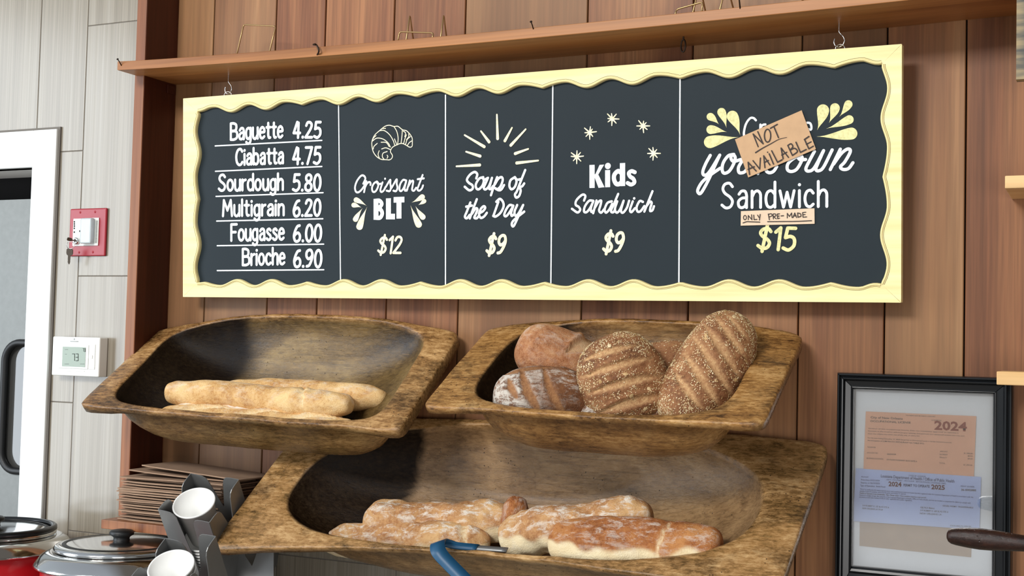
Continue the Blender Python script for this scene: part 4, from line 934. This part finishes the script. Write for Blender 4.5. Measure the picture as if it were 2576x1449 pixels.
loaf('ciabatta', 'lumpy floury ciabatta lying slanted behind the front right loaf', 'bread', GC, frame_ends((1262, 1352), -.175, (1642, 1310), -.155), .152, .042, .038, CIABATTA, p=3.2, pw=2.4, flat=.85, lump=.36, seed=24, pale=pu, taper=.05)
loaf('ciabatta', 'smooth reddish brown ciabatta with a pale underside at the front right', 'bread', GC, frame_ends((1386, 1358), -.205, (1816, 1382), -.21), .158, .047, .038, CIABATTA2, p=4., pw=2.4, flat=.85, lump=.16, seed=25, pale=pu, scores=[(.42, .0, 80, .045, .004, .003)])
# ================================================================== framed licences
YF = -.030
fx0, fx1, fzt, fzb = at(2105, 937, YF).x, at(2548, 955, YF).x, at(2105, 937, YF).z, 1.068
ix0, ix1 = at(2147, 980, YF).x, at(2496, 990, YF).x; izt, izb = at(2147, 980, YF).z, at(2122, 1424, YF).z
fr = thing('picture_frame', 'black stepped picture frame with two permits behind glass, hung on the planks at the right', 'picture frame', ((fx0 + fx1)/2, 0, fzb))
prof = [(0, 0.), (0, -.024), (.06, -.030), (.16, -.030), (.20, -.024), (.26, -.024), (.30, -.030), (.40, -.029), (.46, -.022), (.80, -.019), (.86, -.023), (.94, -.021), (1., -.014), (1., -.004)]
lx, rx, tz, bz = ix0 - fx0, fx1 - ix1, fzt - izt, izb - fzb
for a, b, ia, ib in (((fx0, fzt), (fx1, fzt), (ix0, izt), (ix1, izt)), ((fx1, fzb), (fx0, fzb), (ix1, izb), (ix0, izb)), ((fx0, fzb), (fx0, fzt), (ix0, izb), (ix0, izt)), ((fx1, fzt), (fx1, fzb), (ix1, izt), (ix1, izb))):
    mb = MB(); R = []
    for (o, i) in ((a, ia), (b, ib)): R.append([(lerp(o[0], i[0], q), y - .0005, lerp(o[1], i[1], q)) for q, y in prof])
    mb.rings(R, True, True, True, smooth=False); mb.build('frame_rail', BLACKF, fr, bevel=.0006, seg=1)
YM = -.0105
mb = MB(); mb.box((ix0 - .004, YM, izb - .004), (ix1 + .004, -.004, izt + .004)); mb.build('mat_board', MATTE, fr)
def sheet(name, corners, y, mat, label=None):
    P = [at(px, py, y) for px, py in corners]; mb = MB(); mb.poly(P, (0, .0004, 0)); o = mb.build(name, mat, fr)
    if label: o['label'] = label
    return o
tan = sheet('backing_paper', [(2163, 1290), (2162, 1373), (2443, 1402), (2446, 1320)], YM - .0008, TANP, 'tan paper strip')
orange = sheet('permit', [(2178, 1035), (2172, 1181), (2450, 1199), (2456, 1047)], YM - .0016, ORANGE, 'orange occupational license')
blue = sheet('permit', [(2153, 1178), (2145, 1311), (2464, 1333), (2468, 1200)], YM - .0024, BLUEP, 'pale blue permit to operate')
def text(txt, p0, p1, hpx, y, mat, parent, bold=0.):
    """flat print from p0 to p1 along the baseline (photo pixels), cap height hpx"""
    cu = bpy.data.curves.new('t', 'FONT'); cu.body = txt; cu.size = 1; cu.offset = bold; cu.resolution_u = 2
    ob = bpy.data.objects.new('t', cu); C_.objects.link(ob); dg = bpy.context.evaluated_depsgraph_get(); me = bpy.data.meshes.new_from_object(ob.evaluated_get(dg)); bpy.data.objects.remove(ob)
    xs = [v.co.x for v in me.vertices]; x0, x1 = min(xs), max(xs)
    A, B = at(*p0, y), at(*p1, y); ex = (B - A); hh = (at(p0[0], p0[1] - hpx, y) - A).length
    ey = Vector((0, -1, 0)).cross(ex.normalized()); ey = ey if ey.z > 0 else -ey
    for v in me.vertices: v.co = A + ex*((v.co.x - x0)/(x1 - x0)) + ey*(hh*v.co.y/.69)
    p = parent; off = Vector((0, 0, 0))
    while p is not None: off += Vector(p.location); p = p.parent
    for v in me.vertices: v.co -= off
    me.name = 'print'; me.materials.append(mat); o = bpy.data.objects.new('print', me); C_.objects.link(o); o.parent = parent; return o
Lz = lambda x, y: (2130 + x/6.586, 1010 + y/6.586); Mz = lambda x, y: (2130 + x/5.594, 1190 + y/5.594)
YO, YB_ = YM - .0020, YM - .0028
for txt, a, b, h, m_, bo in [('City of New Orleans', (395,278), (928,302), 34, INKG, .012), ('OCCUPATIONAL LICENSE', (390,338), (1060,366), 30, INKG, .012), ('2024', (1450,462), (1990,490), 140, INKO, .03), ('THIS PERMIT MUST BE PUBLICLY DISPLAYED', (980,238), (1465,258), 17, INKG, 0),
    ('LICENSE NO.', (1405,318), (1575,324), 18, INKG, 0), ('Issuance of this occupational license does not constitute approval to operate a', (360,452), (1850,530), 18, INKG, 0), ('business at the location unless proper zoning and permits are obtained within the city and', (355,495), (1950,580), 18, INKG, 0), ('does not violate any other law of the city or state law', (350,540), (1210,580), 18, INKG, 0),
    ('For the year ending December 31, 2024 the person or firm named herein is hereby licensed to pursue', (350,610), (1735,690), 19, INKG, 0), ('the occupation of (LIMITED SVC RESTAURANT NO TABLE SVC)', (345,652), (1280,708), 20, INKG, .008), ('TAXPAYER', (340,765), (480,772), 20, INKG, 0), ('ACCOUNT NO.', (335,858), (520,866), 20, INKG, 0), ('00000228', (668,882), (815,886), 20, INKG, .01),
    ('BUSINESS LOCATION', (332,950), (605,965), 22, INKG, .004), ('219 ALLEN TOUSSAINT BLVD SUITE A', (662,972), (1165,1003), 22, INKG, .012), ('AMOUNT', (1545,836), (1675,842), 20, INKG, 0), ('INTEREST', (1542,886), (1672,892), 20, INKG, 0), ('PENALTY', (1540,936), (1660,942), 20, INKG, 0), ('TOTAL', (1535,1030), (1635,1036), 20, INKG, 0),
    ('$1,250.00', (1940,866), (2085,874), 20, INKG, .006), ('$0.00', (2005,912), (2085,916), 20, INKG, 0), ('$0.00', (2005,958), (2085,962), 20, INKG, 0), ('$1,250.00', (1935,1058), (2080,1066), 20, INKG, .006)]:
    text(txt, Lz(*a), Lz(*b), h/6.586, YO, m_, orange, bo)
for txt, a, b, h, m_, bo in [('STATE OF LOUISIANA', (872,45), (1112,60), 20, INKB, 0), ('Louisiana Department of Health / Office of Public Health', (480,60), (1515,135), 40, INKB, .012), ('628 N. 4TH STREET   3RD FLOOR   BATON ROUGE, LOUISIANA 70802', (560,100), (1395,158), 18, INKB, 0), ('2024', (588,182), (770,192), 62, INKR, .03), ('PERMIT TO OPERATE', (798,186), (1166,206), 34, INKB, .02), ('2025', (1190,224), (1380,236), 62, INKR, .03),
    ('Annual', (203,60), (300,64), 20, INKB, 0), ('Print Date 05/23/2024', (203,105), (462,118), 22, INKB, 0), ('Expires on 06/30/2025', (200,145), (465,158), 22, INKB, 0), ('Type of Operation:  Retail Food', (190,185), (540,205), 22, INKB, .004), ('PERMIT NUMBER:', (1605,195), (1800,205), 20, INKB, 0), ('36-0002885', (1610,248), (1822,256), 26, INKG, .02),
    ('This is to certify that the below named owner and establishment exist and vacate has duly registered with the Louisiana Department of Health in accordance with the', (185,235), (1780,350), 20, INKB, 0), ('Sanitary Code of Louisiana, and is hereby given permission to operate.', (183,262), (835,305), 20, INKB, 0), ('Permit to Operate is not transferable. New Owner and/or New Location requires a new permit.', (182,290), (1120,356), 20, INKG, .008), ('Failure to comply remains the property of the Louisiana Department of Health, Office of Public Health, and may be revoked or suspended for failure to comply with', (180,318), (1742,432), 20, INKB, 0), ('provisions of the State Sanitary Code or other applicable laws and/or regulations.', (178,345), (922,396), 20, INKB, 0),
    ('219 ROBERT E. LEE BLVD STE A', (220,466), (596,496), 22, INKG, 0), ('NEW ORLEANS LA 70124', (218,506), (506,528), 22, INKG, .004), ('CELTICA Bakery', (1035,495), (1235,506), 22, INKG, .01), ('219 ROBERT E. LEE BLVD STE A', (1032,535), (1430,560), 22, INKG, .006), ('NEW ORLEANS LA', (1030,578), (1335,596), 22, INKG, .006), ('ISSUED PERMIT TRANSFERABLE', (1352,470), (1780,498), 20, INKG, .004), ('STATE HEALTH OFFICER', (1455,750), (1752,764), 20, INKG, .004)]:
    text(txt, Mz(*a), Mz(*b), h/5.594, YB_, m_, blue, bo)
mb = MB(); mb.box((ix0 - .002, YM - .0062, izb - .002), (ix1 + .002, YM - .0042, izt + .002)); mb.build('glass_pane', GLASS, fr)
# ================================================================== boards at the right edge
def plank(name, label, lo, hi, mat, cat):
    mb = MB(); b0 = len(mb.v); mb.box(lo, hi); mb.setatt('rnd', b0, .2 + .5*lo[2] % 1); return tag(mb.build(name, mat, bevel=.0015, origin=Vector(lo)), label, cat)
p = at(2528, 442, -.15); plank('wall_shelf', 'pale wooden board end at the right edge, higher of the two pale ones', (p.x, -.15, at(2528, 474, -.15).z), (p.x + .5, -.0005, p.z), PINE, 'shelf')
p = at(2507, 934, -.15); plank('wall_shelf', 'pale wooden board end jutting over the top right corner of the black picture frame', (p.x, -.15, at(2507, 968, -.15).z), (p.x + .5, -.034, p.z), PINE, 'shelf')
p = at(2556, 200, -.175); mb = MB(); n = 24; R = []
nx, nz = 30, 40; x0, z0 = p.x, p.z; x1, z1 = p.x + .34, p.z + .46
for layer, y in ((0, -.155), (1, -.175)):
    pass
mb = MB(); vs = []; ed = []
for j in range(nz + 1):
    for i in range(nx + 1):
        u, v_ = (i/nx)**1.6, (j/nz)**1.6; x = lerp(x0, x1, u); z = lerp(z0, z1, v_)
        d_ = min(x - x0, z - z0) + .004*noise.noise(Vector((x*60, 0, z*60))); vs.append((x, -.175, z)); ed.append(sstep(.028, .0, d_))
fs = [(j*(nx+1)+i, j*(nx+1)+i+1, (j+1)*(nx+1)+i+1, (j+1)*(nx+1)+i) for j in range(nz) for i in range(nx)]
mb.add(vs, fs); mb.att['edge'] = dict(enumerate(ed))
b0 = len(mb.v); mb.add([(x0, -.155, z0), (x1, -.155, z0), (x1, -.155, z1), (x0, -.155, z1), (x0, -.175, z0), (x1, -.175, z0), (x1, -.175, z1), (x0, -.175, z1)], [(3,2,1,0),(0,1,5,4),(1,2,6,5),(2,3,7,6),(3,0,4,7)]); mb.setatt('edge', b0, 1.)
tag(mb.build('painted_board', NAVY, origin=(x0, -.16, z0)), 'worn dark navy painted board cut by the upper right edge of the photo', 'board')
# dark turned handle
yh = -.26; a = at(2381, 1347, yh); b = at(2576, 1367, yh); d_ = (b - a).normalized(); mb = MB(); m_ = d_.to_track_quat('Z', 'Y').to_matrix().to_4x4(); m_.translation = a
s_ = (at(2400, 1360, yh) - at(2400, 1359, yh)).length
pr_ = [(0, 0), (8, 1), (15, 5), (19.5, 12), (22, 24), (25, 50), (27, 80), (26, 110), (23.5, 140), (21, 170), (19, 200), (18, 240), (24, 250), (40, 262), (44, 290), (45, 600), (40, 620), (0, 622)]
q = []
for i in range(len(pr_) - 1):
    for t in (0, .34, .67): q.append((lerp(pr_[i][0], pr_[i+1][0], t)*s_, lerp(pr_[i][1], pr_[i+1][1], t)*s_))
mb.lathe(q, 32, (0, 0, 0), m_); tag(mb.build('wooden_handle', DARKWOOD, origin=a), 'dark worn wooden handle reaching in from the right in front of the framed permits', 'wooden handle')
# ================================================================== kraft sheets on the ledge
mb = MB(); n = 14; vs = []
def sheetmesh(w, d, th, cur, seed):
    mb = MB(); nx, ny = 12, 4; rs = random.Random(seed); vs = []; ph = rs.uniform(0, 6)
    for s_ in (0, 1):
        for j in range(ny + 1):
            for i in range(nx + 1):
                x = -w/2 + w*i/nx + .0018*noise.noise(Vector((j*.9, seed*3.1, i*.2))); y = -d/2 + d*j/ny + .0022*noise.noise(Vector((i*.8, seed*1.7, 0)))
                z = th*s_ + cur*math.sin(x*14 + ph)*.5 + cur*(x/w)**2; vs.append((x, y, z))
    N = (nx + 1)*(ny + 1); f = []
    for j in range(ny):
        for i in range(nx):
            a = j*(nx+1) + i; f.append((a, a+nx+1, a+nx+2, a+1)); f.append((N+a, N+a+1, N+a+nx+2, N+a+nx+1))
    for i in range(nx): f.append((i, i+1, N+i+1, N+i)); a = ny*(nx+1) + i; f.append((a+1, a, N+a, N+a+1))
    for j in range(ny): a = j*(nx+1); f.append((a+nx+1, a, N+a, N+a+nx+1)); b = a + nx; f.append((b, b+nx+1, N+b+nx+1, N+b))
    mb.add(vs, f); return mb
protos = [sheetmesh(.27, .118, .0026, .0022, i) for i in range(4)]
rs = random.Random(4); z = LEDGE_T + .0005; pm = []
for i in range(4):
    o = protos[i].build('kraft_sheet', BAG); pm.append(o)
xl = XI + .003
for i in range(30):
    src = pm[i % 4]; o = src if i < 4 else src.copy()
    if i >= 4: C_.objects.link(o)
    o.location = (xl + .137 + rs.uniform(0, .014) + (.004 if i > 21 else 0), -.078 + rs.uniform(-.013, .012), z); z += .0031
    o.rotation_euler = (rs.uniform(-.004, .004), rs.uniform(-.003, .003), rs.uniform(-.03, .03)); tag(o, 'thin kraft paper sheet in the flat pile on the low ledge', 'paper', 'kraft sheets piled on the low ledge')
for i, (dx, rz, ry, lab) in enumerate([(.012, .06, .035, 'kraft sheet sloping down to the right, second from the top of the pile'), (.040, -.05, .055, 'topmost kraft sheet, pushed right and tilted, on the pile on the low ledge')]):
    o = pm[i].copy(); C_.objects.link(o); o.location = (xl + .14 + dx, -.066, z + .006 + i*.0085); o.rotation_euler = (0, ry, rz); tag(o, lab, 'paper', 'kraft sheets piled on the low ledge')
# ================================================================== counter and soup warmers
CT = .80
mb = MB(); mb.box((-3.2, -.75, CT - .04), (-1.25, .0195, CT)); ctr = tag(mb.build('counter', COUNTER, bevel=.004, origin=(-2, -.4, CT)), 'counter carrying the soup warmers and cup dispenser', 'counter')
mb = MB(); mb.box((-3.15, -.70, 0), (-1.3, -.17, CT - .0405)); mb.build('cabinet', COUNTER, ctr)
def warmer(name, label, c, lid_tilt, big):
    t = thing(name, label, 'soup warmer', (c.x, c.y, CT + .0005)); o = (c.x, c.y, 0); z = c.z
    mb = MB(); mb.lathe([(.0, CT + .0006), (.14, CT + .0006), (.150, CT + .012), (.157, CT + .05), (.160, z - .035), (.158, z - .032), (0, z - .032)], 64, o); mb.build('body', REDK, t)
    mb = MB(); mb.lathe([(.158, z - .035), (.1725, z - .0345), (.1745, z - .032), (.172, z - .028), (.160, z - .012), (.150, z - .006), (.138, z - .003), (.132, z - .006), (.128, z - .03)], 72, o); mb.build('collar', CHROME, t)
    m_ = Matrix.Translation((c.x, c.y, z)) @ Matrix.Rotation(lid_tilt, 4, 'X')
    mb = MB(); mb.lathe([(.132, -.004), (.136, -.001), (.136, .003), (.131, .008), (.126, .009), (.122, .007)], 72, (0, 0, 0), m_)
    lid = mb.build('lid_rim', CHROME, t)
    mb = MB(); mb.lathe([(.126, .008), (.122, .0095), (.08, .0135), (.04, .0155), (.0, .016)], 72, (0, 0, 0), m_); mb.build('lid', CHROME, t)
    mb = MB(); mb.lathe([(.0, .014), (.019, .014), (.0165, .017), (.0165, .021), (.019, .024), (.0245, .027), (.0255, .032), (.022, .036), (.012, .0378), (0, .038)], 40, (0, 0, 0), m_); mb.build('knob', BLACKR, t)
    mb = MB(); mb.lathe([(.119, .0102), (.1145, .0122), (.110, .0112)], 72, (0, 0, 0), m_); mb.build('lid_seal', BLACKR, t)
    return t
c2 = at(305, 1377, -.19); c1 = at(-20, 1340, -.19)
warmer('soup_warmer', 'red soup warmer with steel collar and black-knobbed lid, left of the cup dispenser', c2, 0., False)
t1 = warmer('soup_warmer', 'red soup warmer with a raised black-edged lid, cut by the left photo edge', c1, 0., True)
mb = MB(); o = (c1.x, c1.y, 0); z = c1.z; mb.lathe([(.134, z + .006), (.137, z + .007), (.137, z + .014), (.134, z + .017), (.130, z + .018), (.126, z + .016), (.124, z + .012)], 72, o); mb.build('lid_edge', BLACKF, t1)
# ================================================================== cup dispenser
def tube_frame(px, py, y, dx=.36, k=.66):
    c = at(px, py, y); f = (c - CAM).normalized(); r = f.cross(Vector((0, 0, 1))).normalized(); u = r.cross(f)
    im = (r*dx - u).normalized(); a = (f*k + im*math.sqrt(1 - k*k)).normalized()          # axis, mouth -> back
    x = r - a*r.dot(a); x.normalize(); y_ = a.cross(x); m_ = Matrix((x, y_, a)).transposed().to_4x4(); m_.translation = c; return m_
disp = thing('cup_dispenser', 'grey sheet-steel cup dispenser with notched square chutes left of the lowest bowl', 'cup dispenser', at(500, 1449, -.3))
def sleeve(M, half=.058, depth=.26, petals=None, notch=(.03, .03, .03, .03)):
    """square chute: petals at the four corners (upper left, upper right, lower right, lower left), V notch in the middle of each side"""
    P = [Vector((-half, half, 0)), Vector((half, half, 0)), Vector((half, -half, 0)), Vector((-half, -half, 0))]
    for ci in range(4):
        c = P[ci]; nx, pv = P[(ci + 1) % 4], P[ci - 1]; mb = MB(); tip = -(petals or (.022,)*4)[ci]
        for e, nt in ((nx, notch[ci]), (pv, notch[ci - 1])):
            d_ = (e - c).normalized(); md = (c + e)/2; r_ = .012
            prof = [c + Vector((0, 0, tip))]
            prof += [c + d_*(half*q) + Vector((0, 0, tip + dz_)) for q, dz_ in ((.30, 0.), (.48, .001), (.60, .005), (.68, .013))]
            prof += [c + d_*(half*.985) + Vector((0, 0, nt)), md + Vector((0, 0, nt)), md + Vector((0, 0, depth)), c + Vector((0, 0, depth))]
            mb.add([M @ p for p in prof], [tuple(range(len(prof)))])
        o = mb.build('chute_corner', SHEET, disp, recalc=False); s_ = o.modifiers.new('solid', 'SOLIDIFY'); s_.thickness = .0016; s_.offset = 0
def cup_mesh():
    mb = MB(); r0, r1, h = .0285, .0405, .098
    mb.lathe([(0, h - .006), (r0*.97, h - .006), (r0, h), (r0 + .0006, h), (r1 - .0006, .004), (r1 + .0018, .0035), (r1 + .0026, .0016), (r1 + .0018, 0), (r1, -.0003), (r1 - .0014, .001), (r0 - .001, h - .008), (0, h - .008)], 56); return mb
cp = cup_mesh().build('paper_cup', PAPERCUP)
first = [True]
def cup(M, d, label, group):
    o = cp if first[0] else cp.copy()
    if not first[0]: C_.objects.link(o)
    first[0] = False; o.matrix_world = M @ Matrix.Translation((0, 0, d)); tag(o, label, 'paper cup', group)
M1 = tube_frame(494, 1284, -.235); M2 = tube_frame(437, 1446, -.43); M3 = tube_frame(566, 1290, -.125)
FL_ = Matrix.Diagonal((1, -1, 1, 1)) if (M1.to_3x3() @ Vector((0, 1, 0))).z < 0 else Matrix.Identity(4)
RZ = Matrix.Rotation(math.radians(60), 4, 'Z')
sleeve(tube_frame(512, 1280, -.225) @ FL_ @ RZ, notch=(.05, .05, .05, .20), petals=(.040, .030, .040, .034)); sleeve(tube_frame(448, 1442, -.42) @ FL_ @ RZ, depth=.11, notch=(.05, .05, .05, .05), petals=(.03, .02, .050, .042)); sleeve(M3 @ FL_ @ RZ, depth=.18, petals=(.03, .03, .0, .0))
cup(M1, -.022, 'white paper cup at the open end of the upper chute', 'paper cups in the dispenser')
for i in range(12): cup(M1, .072 + .0085*i, 'white paper cup nested in the stack down the upper chute', 'nested paper cups of the upper chute')
cup(M2, -.022, 'white paper cup at the open end of the lowest chute, behind a pointed steel corner', 'paper cups in the dispenser')
for i in range(3): cup(M2, -.012 + .0085*i + .004, 'white paper cup nested right behind the front cup of the lowest chute', 'nested paper cups of the lowest chute')
cup(M3, .045, 'white paper cup of the rear chute, its rim showing beside the lowest bowl', 'paper cups in the dispenser')
mb = MB(); yp_ = -.16; q = [at(px, py, yp_) for px, py in ((545, 1330), (602, 1362), (618, 1400), (634, 1424), (650, 1380), (688, 1380), (688, 1500), (640, 1560), (575, 1560))]
mb.poly(q, (0, .0016, 0)); mb.build('side_panel', SHEET, disp)
mb = MB(); p0, p1 = at(575, 1560, -.158), at(688, 1500, -.158); mb.box((p0.x, -.158, CT + .001), (p1.x, -.02, p0.z + .01)); mb.build('housing', SHEET, disp, bevel=.002)
# ================================================================== blue tongs over the rim of the lowest bowl
def strip(path, width, wd, th):
    mb = MB(); R = []; n = len(path)
    for i, p in enumerate(path):
        t = (path[min(i+1, n-1)] - path[max(i-1, 0)]).normalized(); nn = t.cross(wd).normalized()*th/2; w_ = width[i] if isinstance(width, list) else width
        R.append([p + wd*w_/2 + nn, p - wd*w_/2 + nn, p - wd*w_/2 - nn, p + wd*w_/2 - nn])
    mb.rings(R, True, True, True); return mb
tg = thing('tongs', 'blue-handled metal tongs hooked over the front rim of the lowest bowl', 'tongs', at(1105, 1380, -.30))
yo = -.318
pin_ = [at(1276, 1384, -.235), at(1200, 1378, -.248), at(1140, 1371, -.262), at(1118, 1366, -.272), at(1106, 1363, -.285), at(1101, 1368, -.305), at(1102, 1384, -.318), at(1112, 1400, -.322), at(1135, 1424, -.325), at(1165, 1455, -.33), at(1215, 1512, -.34)]
pth = crom(pin_, 6); wd = Vector((.93, .15, .30)).normalized()
strip(pth[7:], [.027]*(len(pth) - 7), Vector((.80, .50, .33)).normalized(), .0032).build('handle', TEAL, tg, recalc=True)
strip(crom(pin_[:3] + [pin_[3]], 6), .011, Vector((.0, .8, .6)).normalized(), .0025).build('blade', SHEET, tg)
strip(crom([at(1200, 1378, -.2495), at(1150, 1373, -.260), at(1118, 1367, -.2735)], 5), .014, Vector((.0, .8, .6)).normalized(), .0042).build('handle', TEAL, tg)
# ================================================================== light
w = bpy.data.worlds.new('world'); bpy.context.scene.world = w; w.use_nodes = True
nt = w.node_tree; bg = nt.nodes['Background']; tc = nt.nodes.new('ShaderNodeTexCoord'); sx = nt.nodes.new('ShaderNodeSeparateXYZ'); nt.links.new(tc.outputs['Generated'], sx.inputs[0])
def wn(t, **kw):
    n = nt.nodes.new('ShaderNode' + t)
    for k, v in kw.items(): setattr(n, k, v)
    return n
def wl(v, sock):
    if isinstance(v, bpy.types.NodeSocket): nt.links.new(v, sock)
    else: sock.default_value = v
def wm(op, a, b=0.):
    n = wn('Math', operation=op); wl(a, n.inputs[0]); wl(b, n.inputs[1]); return n.outputs[0]
def wmix(f, a, b):
    n = wn('Mix', data_type='RGBA'); wl(f, n.inputs[0]); wl(a, n.inputs[6]); wl(b, n.inputs[7]); return n.outputs[2]
def wr(f, stops):
    n = wn('ValToRGB'); e = n.color_ramp.elements
    while len(e) < len(stops): e.new(.5)
    for x, (p, c) in zip(e, stops): x.position = p; x.color = (c, c, c, 1) if isinstance(c, (int, float)) else tuple(c) + (1,)
    wl(f, n.inputs[0]); return n.outputs[0]
X, Y, Z = sx.outputs; z01 = wm('ADD', wm('MULTIPLY', Z, .5), .5)
nz = wn('TexNoise'); nt.links.new(tc.outputs['Generated'], nz.inputs['Vector']); nz.inputs['Scale'].default_value = 7; nz.inputs['Detail'].default_value = 8
out_ = wr(z01, [(.30, (.30, .29, .27)), (.43, (.62, .62, .62)), (.47, (.80, .82, .84)), (.50, (.72, .80, .92)), (.62, (.80, .90, 1.)), (1., (.55, .60, .68))])      # street and sky
tree = wr(wm('SUBTRACT', wm('ADD', wm('MULTIPLY', nz.outputs[0], .20), .40), z01), [(.0, 0.), (.012, 1.)])
tree = wm('MULTIPLY', tree, wr(z01, [(.435, 0.), (.445, 1.)]))
out_ = wmix(wm('MULTIPLY', tree, .85), out_, (.20, .16, .11, 1))
room = wr(z01, [(.2, (.10, .085, .07)), (.5, (.15, .13, .115)), (.8, (.22, .20, .18))])            # the dim inside of the shop
side = wr(wm('SUBTRACT', wm('MULTIPLY', Y, -1.), wm('MULTIPLY', X, .8)), [(.0, 0.), (.35, 1.)])
nt.links.new(wmix(side, room, out_), bg.inputs[0]); bg.inputs[1].default_value = .60
def area(name, loc, target, sx_, sy_, power, col):
    l = bpy.data.lights.new(name, 'AREA'); l.shape = 'RECTANGLE'; l.size = sx_; l.size_y = sy_; l.energy = power; l.color = col
    o = bpy.data.objects.new(name, l); C_.objects.link(o); o.location = loc
    o.rotation_euler = (Vector(target) - Vector(loc)).to_track_quat('-Z', 'Y').to_euler(); return o
area('window_light_left', (-4.6, -2.2, 1.75), (-1.0, 0, 1.4), 1.5, 2.4, 75, (.84, .92, 1.))
area('window_light_behind', (-2.1, -5.2, 4.1), (-.35, 0, 1.6), 2.0, 1.0, 220, (1., .97, .93))
area('fill_light_low', (1.7, -4.6, .95), (-.9, 0, 1.1), 2.0, 1.3, 48, (1., .98, .96))  # added fill lamp to brighten the tile under the lowest bowl
vs = bpy.context.scene.view_settings; vs.view_transform = 'Standard'; vs.look = 'None'; vs.exposure = .17; vs.gamma = 1.
